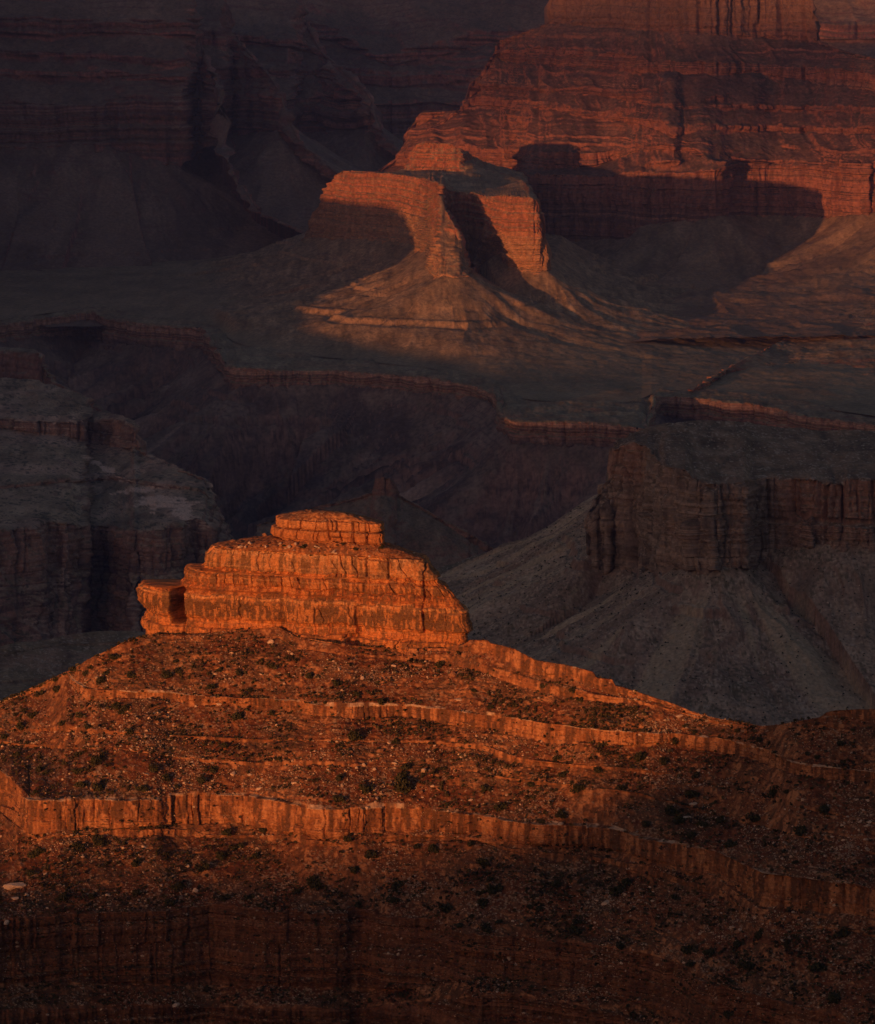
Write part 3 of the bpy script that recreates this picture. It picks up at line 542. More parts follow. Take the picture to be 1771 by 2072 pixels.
def sheet(name, label, cat, lines, x0, x1, S, seed, mat, rocks, soil, dx=2.0, dy=2.0, bands=1.5, spots=None, streak=.35, slope=.3, jit=1.2, back=((60, -10), (250, -120), (700, -500)), sig=1.5, **kw):
    feats = kw.pop('feats', None)
    P, seg, vv, X = loft(lines, x0, x1, dx, dy, jit=jit, seed=seed, sig=sig, back=back)
    if feats: P = relief(P, feats)
    if kw.get('extra') is not None: P = kw.pop('extra')(P, seg)
    Pd, wz = sculpt(P, S, seed, **kw)
    col = paint(Pd, wz, S, seed, rocks, soil, bands, spots=spots, streak=streak, slope=slope)
    o = grid_object(name, Pd, col, mat); tag(o, label, cat, kind='structure')
    return o, Pd, X, seg, col
def scree(label, row, back, x0, x1, dx, Yn, Yf, nrow, ymid, wob, turn, drop, gl, amp, floor, S, seed, rocks, soil, steps=(), tint=None, **kw):
    """slope that falls away from a cliff foot (row of points), gullied along the fall line"""
    pb = np.concatenate([row, [[row[-1, 0] + 100, back, row[-1, 2]], [row[0, 0] - 20, back, row[0, 2]]]])
    XR = np.arange(x0, x1 + dx, dx); XW, YA, d, zb, uu = talus_field(pb, XR, np.full(len(XR), float(Yn)), Yf, nrow, ymid, wob, turn)
    g = ridged(lambda a, b: n2(a, b, seed), 4, uu / gl + .3 * n2(XW / gl, YA / gl, seed + 1), d / (gl * 9), g=.52)
    Z = zb - drop(d) + amp * (g - .5) * sst(0, gl * 1.6, d); Z = floor + np.logaddexp((Z - floor) / 8, 0) * 8
    for z0, hw, sd in steps:
        q = (Z + hw * .4 * fbm(n3, 3, XW / (hw * 6), YA / (hw * 6), 0 * XW) - (z0 - hw)) / (2 * hw); t = (z0 - hw) + 2 * hw * sst(.32, .68, q)
        m = ((q > 0) & (q < 1)) * sst(-.1, .25, n2(uu / (gl * 1.5), 0 * uu, sd) + .2 * n2(uu / (gl * .3), 0 * uu, sd)); Z = Z * (1 - m) + t * m
    Z = Z + S * .11 * fbm(n3, 5, XW / (S * 1.3), YA / (S * 1.7), Z / (S * 1.3))
    Q = np.stack([XW, YA, Z], 2); Q[0, :, 2] = min(floor, -1000) - 60
    c = paint(Q, Z + 0, S, seed + 7, rocks, soil, .8, steep=(.6, .8), slope=.2, **kw)
    if tint is not None:
        f = fbm(lambda a, b: n2(a, b, seed + 3), 4, uu / (gl * .6), d / (gl * 11)); c = mix(c, hexc(*tint[0]), sst(.15, .55, f) * sst(gl * .5, gl * 1.5, d) * .6); c = mix(c, hexc(*tint[1]), sst(.15, .6, -f) * sst(gl * .3, gl * 1.3, d) * .6)
    tag(grid_object('scree_slope', Q, c, M_FAR), label, 'slope', kind='structure')
    return Q, XR
# --- saddle platform behind the foreground butte
sheet('plateau', 'dull green rounded platform between the two buttes', 'plateau',
      [dict(p=[(780, 1200), (860, 1165), (900, 1146), (960, 1127), (1030, 1117), (1100, 1115), (1150, 1119), (1250, 1135), (1400, 1160)], z=-978), dict(p=[(780, 1215), (860, 1190), (960, 1150), (1100, 1145), (1400, 1190)], k=11), dict(p=[(780, 1400), (1400, 1420)], k=14)],
      780, 1400, 14, 51, M_MID, mid_rock, [(.21, .145, .088), (.24, .15, .098)], spots=specks, rib=.3, gully=.3)
# --- lower left platform
sheet('plateau', 'dull grey green platform at the left beyond the hill', 'plateau',
      [dict(p=[(-120, 1335), (0, 1312), (60, 1296), (130, 1284), (200, 1277), (300, 1276), (420, 1285), (560, 1310)], z=-978), dict(p=[(-120, 1350), (130, 1300), (420, 1305), (560, 1330)], k=9), dict(p=[(-120, 1352), (130, 1303), (420, 1306), (560, 1331)], k=.8), dict(p=[(-120, 1395), (0, 1380), (200, 1360), (560, 1390)], k=9), dict(p=[(-120, 1400), (0, 1386), (200, 1365), (560, 1394)], k=1), dict(p=[(-120, 1560), (560, 1560)], k=10)],
      -120, 560, 10, 53, M_MID, mid_rock, [(.21, .143, .09), (.25, .155, .105)], spots=specks, rib=.4, gully=.25, terr=1.0, back=((60, -16), (250, -120), (700, -500)))
# --- left bench above the inner gorge
lp = [dict(sy=30, p=[(-120, 760, -955), (0, 765, -960), (80, 768, -962), (140, 785, -966), (168, 800, -970), (176, 822, -985), (205, 836, -985), (245, 845, -985), (268, 852, -985), (277, 870, -1000), (280, 906, -1025), (330, 935, -1030), (380, 955, -1036), (412, 968, -1040), (424, 985, -1050), (440, 1020, -1085), (470, 1080, -1150), (520, 1180, -1260)]),
      dict(p=[(-120, 842), (0, 846), (60, 850), (130, 852), (200, 851), (265, 858), (277, 875), (280, 908), (412, 970), (440, 1022), (520, 1182)], k=35),
      dict(p=[(-120, 862), (0, 866), (130, 880), (180, 898), (240, 906), (277, 908), (282, 912), (412, 974), (440, 1026), (520, 1184)], k=.3, d=1.5),
      dict(p=[(-120, 985), (0, 985), (100, 975), (235, 960), (300, 975), (412, 990), (440, 1035), (520, 1186)], k=26),
      dict(p=[(-120, 990), (0, 990), (100, 982), (235, 970), (300, 985), (412, 996), (440, 1040), (520, 1188)], k=1.0),
      dict(p=[(-120, 1075), (0, 1072), (66, 1066), (100, 1057), (200, 1064), (300, 1074), (350, 1062), (395, 1046), (415, 1052), (440, 1090), (520, 1200)], k=26),
      dict(p=[(-120, 1190), (0, 1180), (66, 1160), (100, 1150), (200, 1150), (300, 1160), (350, 1150), (415, 1140), (440, 1150), (520, 1250)], k=.45, d=1.2),
      dict(p=[(-120, 1340), (0, 1320), (200, 1330), (520, 1360)], k=.9)]
o, Pd, X, seg, col = sheet('canyon_bench', 'dark rocky bench with pale bare slabs above the gorge', 'cliff', lp, -120, 520, 18, 57, M_MID, [(.21, .115, .09), (.33, .19, .145), (.14, .085, .075), (.26, .15, .115)], [(.26, .185, .13), (.34, .225, .17)], dx=1.8, dy=1.8, spots=[((.04, .04, .028), 8, .35, .7)], rib=.9, gully=.4, terr=.9, zsq=5.)
px, py = pix(Pd)
slab = sst(0, .25, .55 + .8 * fbm(lambda a, b: n2(a, b, 58), 3, px / 34, py / 9) - np.maximum(np.abs((py - 1012 - (px - 310) * .28) / 26), np.abs((px - 315) / 90)) ** 2)
slab = np.maximum(slab, sst(0, .25, .4 + .8 * fbm(lambda a, b: n2(a, b, 59), 3, px / 24, py / 6) - np.maximum(np.abs((py - 945 - (px - 210) * .5) / 10), np.abs((px - 210) / 50)) ** 2))
crk = sst(.0, .12, np.abs(fbm(lambda a, b: n2(a, b, 60), 3, px / 22, py / 5)))
col = mix(col, hexc(.62, .42, .33), slab * (.35 + .65 * crk))
a = o.data.color_attributes['Col']; c4 = np.ones((Pd.shape[0] * Pd.shape[1], 4), np.float32); c4[:, :3] = col.reshape(-1, 3); a.data.foreach_set('color', c4.ravel())
# --- small pinnacle in the gorge
sheet('pinnacle', 'small dark rock pinnacle on a sloping ridge in the gorge', 'pinnacle',
      [dict(p=[(520, 1062, -1080), (600, 1034, -1055), (640, 1024, -1045), (700, 1013, -1030), (740, 1001, -1015), (760, 992, -1005), (764, 968, -975), (775, 963, -969), (791, 967, -973), (799, 990, -1001), (806, 1001, -1015), (850, 1024, -1035), (900, 1054, -1060), (950, 1080, -1085), (1000, 1110, -1120), (1050, 1160, -1180)], sig=.6),
       dict(p=[(520, 1064), (700, 1018), (755, 1002), (806, 1006), (850, 1028), (1050, 1164)], k=.25), dict(p=[(520, 1110), (640, 1060), (780, 1045), (900, 1085), (1050, 1200)], k=2.0), dict(p=[(520, 1230), (700, 1230), (1050, 1300)], k=1.3)],
      520, 1050, 12, 61, M_MID, [(.20, .105, .08), (.26, .14, .105)], [(.17, .125, .092)], rib=.6, gully=.5, jit=.6)

# ================================================================== CENTRAL MESA, PLATFORM AND GORGE
far_red = [(.30, .105, .062), (.36, .135, .078), (.27, .10, .062), (.42, .19, .115)]
far_soil = [(.25, .165, .105), (.21, .145, .092)]
m1 = [(-120, 648, -962), (0, 632, -955), (200, 603, -945), (330, 580, -930), (450, 556, -905), (530, 530, -870), (604, 490, -815), (622, 477, -800), (628, 458, -770), (636, 429, -725), (651, 405, -690), (660, 382, -655), (675, 361, -630), (682, 350, -612), (692, 345, -609), (762, 347, -609), (800, 345, -606), (819, 340, -600), (827, 323, -580), (841, 294, -550), (853, 288, -543), (882, 288, -543), (912, 290, -545), (929, 298, -552), (955, 315, -575), (985, 329, -588), (1014, 338, -596), (1058, 350, -606), (1074, 388, -612), (1087, 403, -618), (1091, 423, -642), (1099, 440, -665), (1102, 481, -725), (1108, 516, -775), (1110, 543, -815), (1140, 560, -832), (1190, 600, -878), (1250, 630, -905), (1340, 670, -930), (1440, 705, -952), (1560, 752, -975), (1700, 800, -982), (1930, 840, -984)]
m2 = [(-120, 649), (450, 557), (604, 491), (640, 428), (682, 351), (762, 348), (800, 347), (819, 343), (880, 345), (941, 346), (955, 340), (985, 350), (1014, 358), (1058, 364), (1087, 404), (1110, 544), (1250, 631), (1440, 706), (1930, 841)]
m3 = [(-120, 650), (450, 558), (604, 492), (640, 430), (682, 352), (692, 347), (762, 349), (792, 351), (838, 357), (882, 367), (896, 376), (909, 385), (930, 388), (955, 391), (988, 397), (1029, 396), (1072, 400), (1088, 406), (1110, 545), (1250, 632), (1440, 707), (1930, 842)]
m4 = [(-120, 651), (450, 559), (604, 493), (640, 435), (660, 400), (692, 412), (765, 422), (838, 430), (868, 440), (885, 400), (893, 395), (905, 430), (922, 462), (945, 462), (988, 452), (1029, 452), (1072, 456), (1092, 462), (1110, 546), (1250, 633), (1440, 708), (1930, 843)]
m5 = [(-120, 652), (450, 560), (604, 494), (622, 480), (692, 483), (765, 486), (844, 495), (862, 512), (875, 551), (926, 563), (955, 556), (968, 540), (1008, 512), (1031, 537), (1072, 544), (1110, 548), (1190, 606), (1250, 634), (1440, 709), (1930, 844)]
m6 = [(-120, 656), (0, 642), (200, 613), (450, 590), (604, 565), (700, 568), (745, 578), (757, 590), (780, 594), (803, 602), (868, 621), (955, 628), (1037, 633), (1052, 628), (1080, 610), (1110, 592), (1140, 582), (1190, 606), (1250, 637), (1440, 710), (1930, 845)]
m7 = [(-120, 657), (0, 643), (200, 614), (450, 592), (604, 568), (700, 570), (745, 582), (757, 597), (780, 602), (803, 611), (868, 630), (955, 637), (1037, 642), (1052, 632), (1080, 613), (1110, 596), (1140, 588), (1172, 610), (1194, 617), (1205, 612), (1250, 638), (1440, 711), (1930, 846)]
m8 = [(-120, 668, -965), (0, 652, -962), (200, 624, -960), (450, 640, -958), (604, 662, -958), (757, 675, -958), (868, 700, -958), (955, 712, -958), (1040, 706, -956), (1120, 698, -955), (1190, 735, -955), (1212, 742, -955), (1260, 728, -957), (1340, 716, -960), (1440, 716, -965), (1560, 757, -977), (1700, 803, -984), (1930, 850, -986)]
m9 = [(-120, 672), (0, 656), (190, 630), (202, 638), (215, 645), (300, 655), (408, 662), (416, 668), (440, 705), (458, 738), (466, 742), (540, 748), (700, 750), (790, 757), (880, 765), (960, 780), (1000, 795), (1008, 812), (1012, 845), (1045, 849), (1135, 854), (1255, 859), (1308, 866), (1318, 830), (1324, 800), (1400, 804), (1500, 814), (1580, 829), (1640, 842), (1700, 850), (1771, 858), (1930, 870)]
m9 = sorted(m9)
m10 = [(-120, 690), (0, 680), (190, 680), (205, 692), (300, 700), (408, 706), (420, 712), (440, 742), (460, 772), (560, 779), (700, 776), (800, 789), (960, 802), (1000, 815), (1012, 878), (1060, 895), (1150, 897), (1240, 906), (1308, 902), (1322, 838), (1400, 848), (1500, 858), (1640, 872), (1771, 885), (1930, 900)]
m11 = [(-120, 735), (0, 740), (150, 760), (250, 790), (330, 830), (440, 880), (560, 900), (700, 905), (850, 925), (960, 930), (1060, 985), (1200, 985), (1300, 960), (1400, 930), (1930, 960)]
m12 = [(-120, 800), (0, 830), (150, 850), (250, 890), (330, 940), (440, 1020), (560, 1110), (700, 1150), (860, 1170), (1000, 1160), (1100, 1140), (1240, 1090), (1400, 1020), (1930, 1050)]
def yy(pts): return [(a, float(-c / -ray(a, b)[1])) for a, b, c in pts]
def over(base, pts):
    lo, hi = pts[0][0], pts[-1][0]
    return [q for q in base if q[0] < lo] + pts + [q for q in base if q[0] > hi]
Y1 = over(over(yy(m1), [(604, 12720), (622, 12660), (640, 12570), (660, 12480), (684, 12400)]), [(800, 12310), (819, 12380), (841, 12370), (882, 12310), (912, 12260), (929, 12240), (955, 12380), (985, 12560), (1014, 12740), (1058, 12950), (1072, 11800), (1080, 10980), (1087, 10860), (1099, 10850), (1108, 10870), (1118, 10960), (1140, 11120), (1190, 11250), (1250, 11000), (1340, 10600), (1440, 10120)])
def lean(Y, d): return [(a, b - (d if a > 1118 or a < 604 else 0)) for a, b in Y]
Y2 = over(Y1, [(800, 12300), (819, 12330), (841, 12310), (880, 12255), (912, 12205), (929, 12185), (955, 12180), (1014, 12000), (1058, 11500), (1072, 11000), (1080, 10960)])
Y3 = over(Y1, [(686, 12390), (692, 12370), (762, 12230), (838, 12000), (868, 11760), (885, 11350), (891, 11150), (900, 11260), (915, 11330), (955, 11330), (985, 11160), (1029, 10950), (1072, 10840), (1088, 10840)])
m3b = [(-120, 650.5), (450, 558.5), (604, 492.5), (640, 433), (660, 392), (692, 380), (765, 385), (838, 393), (868, 404), (885, 392), (892, 392), (900, 417), (920, 454), (931, 481), (933, 503), (945, 529), (955, 548), (966, 500), (988, 470), (1029, 424), (1072, 428), (1091, 434), (1110, 545.5), (1250, 632.5), (1440, 707.5), (1930, 842.5)]
Y3b = over(Y1, [(686, 12385), (692, 12360), (762, 12215), (838, 11985), (868, 11740), (885, 11330), (891, 11140), (899, 11240), (907, 11310), (955, 11290), (985, 11120), (1029, 10940), (1072, 10830), (1090, 10830)])
m4 = [(-120, 651), (450, 559), (604, 493), (640, 435), (660, 402), (692, 414), (765, 424), (838, 432), (868, 442), (885, 396), (893, 396), (900, 420), (920, 458), (931, 485), (933, 508), (945, 534), (955, 552), (966, 512), (988, 480), (1029, 456), (1072, 458), (1092, 462), (1110, 546), (1250, 633), (1440, 708), (1930, 843)]
Y4 = over(Y1, [(686, 12370), (692, 12345), (762, 12190), (838, 11960), (862, 11760), (870, 11450), (886, 11120), (893, 11070), (900, 11000), (920, 10860), (931, 10800), (945, 10730), (955, 10690), (961, 11180), (985, 11110), (1029, 10925), (1072, 10815), (1092, 10815)])
Y5 = over(Y1, [(622, 12610), (692, 12270), (765, 12100), (838, 11850), (852, 11680), (862, 11230), (868, 10880), (879, 10680), (900, 10615), (926, 10590), (950, 10620), (957, 10680), (962, 11140), (975, 11170), (1008, 11080), (1031, 10960), (1072, 10870), (1110, 10850)])
Y6 = over(Y1, [(604, 11800), (700, 11930), (745, 11650), (757, 11480), (803, 11150), (868, 10730), (955, 10600), (1037, 10560), (1048, 10640), (1080, 10980), (1110, 11150), (1140, 11180)])
m7b = [(-120, 657.5, -962), (0, 643.5, -956), (200, 614.5, -948), (450, 594, -940), (604, 580, -935), (700, 590, -935), (757, 612, -938), (803, 624, -945), (868, 642, -951), (955, 650, -952), (1037, 652, -953), (1080, 662, -958), (1120, 680, -965), (1170, 714, -972), (1212, 740, -978), (1240, 715, -972), (1280, 670, -945), (1340, 674, -945), (1440, 712, -955), (1930, 847, -985)]
def zp(p, zz): return [(a, b, float(np.interp(a, [q[0] for q in zz], [q[1] for q in zz]))) for a, b in p]
m8 = zp([q[:2] for q in m8], [(-120, -965), (200, -960), (450, -966), (604, -985), (757, -998), (868, -1000), (1040, -1000), (1130, -990), (1212, -984), (1340, -968), (1440, -968), (1560, -978), (1930, -986)])
m8b = [(-120, 670), (0, 654), (190, 627), (300, 648), (408, 655), (440, 680), (470, 705), (560, 715), (700, 725), (790, 738), (880, 748), (960, 760), (1000, 775), (1030, 792), (1060, 800), (1200, 805), (1270, 800), (1310, 788), (1400, 786), (1500, 790), (1580, 800), (1700, 825), (1930, 858)]
def gorge_relief(P, seg):
    z = P[..., 2]; f = sst(-1015, -1110, z)
    r = ridged(lambda a, b: n2(a, b, 75), 5, P[..., 0] / 300 + .0022 * z + .25 * n2(P[..., 0] / 200, z / 120, 78), z / 900, g=.55)
    P = P.copy(); P[..., 1] -= f * 110 * (r - .2); P[..., 2] += f * 16 * fbm(n3, 4, P[..., 0] / 80, P[..., 1] / 80, z / 50)
    return P
m6 = [(-120, 662), (450, 575), (604, 510), (622, 494), (692, 498), (765, 501), (844, 510), (862, 530), (875, 568), (926, 580), (955, 572), (968, 555), (1008, 530), (1031, 554), (1072, 560), (1112, 562), (1190, 620), (1250, 648), (1440, 720), (1930, 860)]
ml = [dict(p=[q[:2] for q in m1], Y=Y1, sig=.7, sy=4), dict(p=m2, Y=lean(Y2, 6), sy=4), dict(p=m3, Y=lean(Y3, 12), sy=3, sig=.8), dict(p=m3b, Y=lean(Y3b, 18), sy=3, sig=.8), dict(p=m4, Y=lean(Y4, 24), sy=3, d=1.4, sig=.8), dict(p=m5, Y=lean(Y5, 30), sy=4, d=1.3), dict(p=m6, k=.4)]
ml = [dict(q, p=[a for a in q['p'] if 604 <= a[0] <= 1112]) for q in ml]
o, Pd, X, seg, col = sheet('mesa', 'red topped mesa with a sunlit spur above wide tan talus aprons', 'mesa', ml, 612, 1112, 13, 71, M_FAR, far_red, far_soil, dx=1.2, dy=1.2, bands=1.3, rib=.9, gully=.6, gl=2.0, terr=1.3, strat=1.6, rough=1.1, cleft=1.1, jit=.7, back=((200, -15), (500, -150), (900, -420)), zsq=4.)
def recolor(o, col):
    a = o.data.color_attributes['Col']; c4 = np.ones((col.shape[0] * col.shape[1], 4), np.float32); c4[:, :3] = np.clip(col, 0, .9).reshape(-1, 3); a.data.foreach_set('color', c4.ravel())
zc = Pd[..., 2]; nzz = np.abs(normals(Pd)[..., 2])
low = sst(-690, -750, zc)                                             # tan beds in the lower cliff
col = mix(col, hexc(.40, .235, .135) * (1 + .3 * layers(zc, 9, 76))[..., None], low * sst(.9, .5, nzz) * .6)
recolor(o, col)
# apron
px5 = np.array([622, 692, 765, 838, 852, 862, 868, 875, 900, 926, 950, 957, 962, 975, 1008, 1031, 1072, 1108.])
py5 = np.interp(px5, [p[0] for p in m5], [p[1] for p in m5]); Yb = np.interp(px5, [p[0] for p in Y5], [p[1] for p in Y5])
rx5, rz5 = ray(px5, py5); poly = np.stack([rx5 * Yb, Yb, rz5 * Yb], 1)
poly = np.concatenate([poly, [[poly[-1, 0] + 90, 12300, -815], [poly[-1, 0] - 200, 13100, -815], [poly[0, 0] + 60, 13100, -815]]])
XA = np.arange(-120, 1931, 1.8)
m8b = [(-120, 662), (0, 646), (190, 618), (300, 638), (408, 645), (440, 664), (470, 690), (560, 712), (700, 724), (790, 734), (880, 744), (960, 758), (1000, 772), (1030, 790), (1060, 805), (1200, 815), (1270, 812), (1310, 800), (1340, 786), (1400, 786), (1500, 792), (1580, 804), (1700, 828), (1930, 860)]
RIMZ = [(-120, -993), (410, -993), (470, -1000), (1000, -1006), (1300, -1004), (1320, -1000), (1930, -1000)]
rimz = np.interp(XA, [a for a, b in RIMZ], [b for a, b in RIMZ])
y8 = gsm(np.interp(XA, [p[0] for p in m8b], [p[1] for p in m8b]), 3); rx8, rz8 = ray(XA, y8); Ye = gsm((rimz + 4) / rz8, 8)
XW, YA, d_, zb, uu = talus_field(poly, XA, Ye - 40, 13300, 430, 640, 22, 170)
drop = 148 * (1 - np.exp(-d_ / 235)) + .045 * d_
gl_ = ridged(lambda a, b: n2(a, b, 151), 4, uu / 120 + .3 * n2(XW / 150, YA / 150, 152), d_ / 900, g=.5)
tal = zb - drop + 9.5 * (gl_ - .5) * sst(15, 160, d_) * (1 - .75 * sst(330, 700, d_))
f0 = rimz[None, :] + 5 + .009 * (YA - Ye[None, :]) + 7 * fbm(n3, 4, XW / 420, YA / 420, 0 * XW + 3) * sst(0, 260, YA - Ye[None, :])
ZA = f0 + np.logaddexp((tal - f0) / 9, 0) * 9 * sst(-20, 330, YA - Ye[None, :])
for z0, hw, sd in ((-926, 9, 162), (-884, 5, 163)):            # ledges that crop out of the talus
    q = (ZA + 2 * fbm(n3, 3, XW / 90, YA / 90, 0 * XW) - (z0 - hw)) / (2 * hw); st_ = (z0 - hw) + 2 * hw * sst(.3, .7, q)
    msk = ((q > 0) & (q < 1)) * sst(-.35, .25, n2(XW / 240, YA / 500, sd)) * (1 - sst(350, 450, d_))
    ZA = ZA * (1 - msk) + st_ * msk
ZA = ZA + 1.6 * fbm(n3, 5, XW / 28, YA / 40, ZA / 28) * sst(0, 200, YA - Ye[None, :])
PA = np.stack([XW, YA, ZA], 2); PA[0, :, 2] = -1300
colA = paint(PA, ZA + 0, 13, 73, [(.37, .235, .145), (.33, .20, .12), (.28, .165, .105)], [(.26, .175, .11), (.235, .16, .10)], .7, spots=[((.10, .085, .055), 7, .36, .5)], steep=(.72, .9))
olive = sst(40, 6, ZA - f0); colA = mix(colA, hexc(.20, .16, .105) * (1 + .25 * fbm(n3, 4, XW / 90, YA / 160, 0 * XW))[..., None], olive * .75)
tag(grid_object('talus_apron', PA, colA, M_FAR), 'wide tan apron of talus and platform round the foot of the mesa', 'slope', kind='structure')
MESA = (PA, XA, None, colA, None)
# platform rim cliffs and inner gorge
pl = [dict(p=zp(m8b, [(a, b + 5) for a, b in RIMZ]), sy=14), dict(p=zp(m9, RIMZ), sig=.7, sy=10, k=0), dict(p=m10, k=.3, d=1.6, sig=.8), dict(p=[(a, b + 30) for a, b in m10], k=.35)]
o, Pd, X, seg, col = sheet('gorge', 'dark inner gorge with a banded rim cliff below the platform', 'gorge', pl, -120, 1930, 12, 79, M_FAR, [(.22, .105, .085), (.36, .19, .14), (.17, .085, .07), (.46, .27, .20)], [(.20, .16, .105), (.22, .155, .10)], dx=1.7, dy=1.5, bands=.8, rib=.8, gully=.7, gl=2.2, terr=1.0, strat=1.3, rough=1.2, cleft=1.2, jit=.8, back=((60, -2.5), (150, -5), (300, -12)), zsq=4.)
GROW = Pd[np.argmax(seg == 2)][4::16]
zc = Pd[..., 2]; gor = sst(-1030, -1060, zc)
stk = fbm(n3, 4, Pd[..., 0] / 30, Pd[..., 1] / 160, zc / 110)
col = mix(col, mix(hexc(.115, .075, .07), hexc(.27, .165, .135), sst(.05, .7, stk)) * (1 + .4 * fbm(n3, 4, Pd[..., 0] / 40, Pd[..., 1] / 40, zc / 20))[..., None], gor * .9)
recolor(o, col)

scree('dark ravined inner gorge slopes below the platform rim', GROW, 13500, -120, 1930, 1.9, 6700, 11700, 440, 900, 26, 150, lambda d: 420 * (1 - np.exp(-d / 560)) + .12 * d, 170, 62, -1440, 16, 181,
      [(.13, .078, .07), (.26, .15, .12), (.09, .06, .056)], [(.18, .125, .10), (.11, .075, .068)], steps=((-1075, 8, 183), (-1120, 10, 184)), tint=((.46, .30, .23), (.045, .034, .034)))
# ================================================================== FAR WALL ON THE RIGHT
r0 = [(740, 352), (765, 345), (800, 320), (818, 300), (828, 262), (838, 242), (858, 227), (928, 224), (944, 205), (952, 166), (975, 150), (1000, 105), (1010, 82), (1060, 66), (1108, 48), (1112, 6), (1118, -20), (1640, -20), (1648, 30), (1654, 60), (1656, 82), (1700, 100), (1771, 118), (1930, 130)]
ra = [(740, 353), (828, 264), (944, 207), (1000, 107), (1060, 70), (1112, 46), (1160, 48), (1212, 56), (1300, 62), (1385, 66), (1450, 70), (1600, 80), (1650, 84), (1700, 103), (1771, 121), (1930, 133)]
rb = [(740, 353.5), (944, 208), (1000, 109), (1030, 100), (1090, 96), (1150, 100), (1215, 106), (1290, 112), (1320, 125), (1400, 122), (1500, 126), (1600, 132), (1700, 140), (1771, 150), (1930, 160)]
rc = [(740, 354), (944, 209), (1000, 112), (1030, 125), (1090, 130), (1150, 133), (1215, 138), (1290, 146), (1320, 155), (1400, 150), (1500, 150), (1600, 158), (1700, 172), (1771, 185), (1930, 195)]
rd = [(740, 354.5), (944, 210), (956, 165), (1010, 172), (1100, 176), (1200, 180), (1290, 200), (1360, 212), (1440, 210), (1600, 212), (1771, 216), (1930, 220)]
re_ = [(740, 355), (944, 212), (956, 176), (1010, 182), (1100, 186), (1200, 190), (1290, 208), (1360, 222), (1440, 218), (1600, 222), (1771, 228), (1930, 232)]
rf = [(740, 355.5), (944, 214), (950, 198), (1010, 202), (1100, 203), (1180, 220), (1290, 238), (1345, 240), (1360, 250), (1440, 250), (1600, 255), (1771, 260), (1930, 262)]
rg = [(740, 356), (930, 228), (950, 213), (1010, 216), (1100, 218), (1180, 234), (1290, 250), (1345, 268), (1360, 275), (1440, 262), (1600, 266), (1771, 272), (1930, 275)]
rh = [(740, 356.5), (800, 325), (828, 300), (858, 292), (940, 293), (1000, 300), (1100, 306), (1200, 307), (1250, 304), (1290, 298), (1345, 290), (1400, 300), (1450, 322), (1470, 322), (1560, 326), (1640, 328), (1740, 328), (1930, 324)]
ri = [(740, 357), (800, 335), (858, 332), (940, 330), (1000, 341), (1060, 346), (1100, 344), (1200, 336), (1245, 322), (1290, 304), (1345, 300), (1400, 310), (1450, 326), (1470, 326), (1560, 330), (1771, 332), (1930, 328)]
rj = [(740, 358), (858, 334), (940, 333), (1000, 345), (1040, 352), (1062, 352), (1150, 353), (1240, 355), (1252, 351), (1262, 346), (1350, 349), (1420, 346), (1452, 344), (1462, 332), (1560, 333), (1640, 334), (1771, 335), (1930, 332)]
rk = [(740, 420), (858, 440), (940, 450), (1000, 470), (1062, 478), (1150, 481), (1250, 484), (1280, 480), (1290, 462), (1310, 452), (1448, 440), (1465, 434), (1560, 434), (1640, 438), (1700, 436), (1771, 428), (1930, 420)]
rl = [(740, 480), (1000, 520), (1110, 535), (1250, 545), (1400, 550), (1500, 545), (1600, 520), (1650, 500), (1700, 490), (1771, 470), (1930, 450)]
rm = [(740, 560), (1000, 590), (1110, 620), (1250, 670), (1400, 712), (1480, 722), (1560, 705), (1640, 665), (1690, 645), (1771, 620), (1930, 600)]
rlines = [dict(p=r0, sig=.8), dict(p=ra, k=.22), dict(p=rb, smY=26, k=1.5), dict(p=rc, smY=26, k=.4), dict(p=rd, smY=26, k=1.6), dict(p=re_, smY=26, k=.4), dict(p=rf, smY=26, k=1.6), dict(p=rg, smY=26, k=.5), dict(p=rh, smY=26, k=1.8),
          dict(p=ri, k=.25, d=1.4), dict(p=rj, sy=5, k=[(940, 6), (1250, 5), (1300, 2.5), (1460, 1)], Y=[(740, 13600), (940, 13450), (1050, 13250), (1064, 12950), (1250, 12700), (1262, 12640), (1450, 12470), (1458, 12480), (1490, 12640), (1560, 12680), (1700, 12500), (1930, 12000)]), dict(p=rk, k=.18, d=1.3, sig=1.0), dict(p=[(a, b + 22) for a, b in rk], k=.3)]
o, Pd, X, seg, col = sheet('canyon_wall', 'far red canyon wall of ledges and cliffs lit by low sun', 'cliff', rlines, 740, 1930, 20, 83, M_FAR, [(.20, .082, .064), (.30, .12, .085), (.155, .07, .057), (.40, .185, .13)], [(.135, .072, .057), (.115, .072, .06)], dx=1.7, dy=1.4, bands=.8, spots=[((.07, .055, .04), 16, .38, .5)], rib=.8, gully=.9, terr=1.3, strat=1.6, rough=.9, jit=1.0, back=((250, -20), (600, -200), (1200, -700)), shear=.3, zsq=3., feats=[(1270, 1358, 1385, 150, 332, 75), (1395, 1460, 1495, 105, 200, 26), (1210, 1300, 1330, 60, 200, 26), (1560, 1600, 1640, 120, 300, 26), (1020, 1060, 1090, 96, 290, 22), (1130, 1180, 1215, 150, 300, 24), (1480, 1530, 1570, 150, 330, 28), (1700, 1752, 1762, 320, 445, 50), (1640, 1690, 1725, 90, 320, 30)])
px, py = pix(Pd); zc = Pd[..., 2]
col = mix(col, hexc(.22, .13, .10), sst(-235, -190, zc) * (.45 + .55 * sst(70, 40, py)) * .7)  # top cliffs coloured darker in place of cloud shade
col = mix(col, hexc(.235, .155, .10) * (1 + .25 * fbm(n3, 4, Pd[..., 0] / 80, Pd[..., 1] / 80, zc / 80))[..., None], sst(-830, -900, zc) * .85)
recolor(o, col)
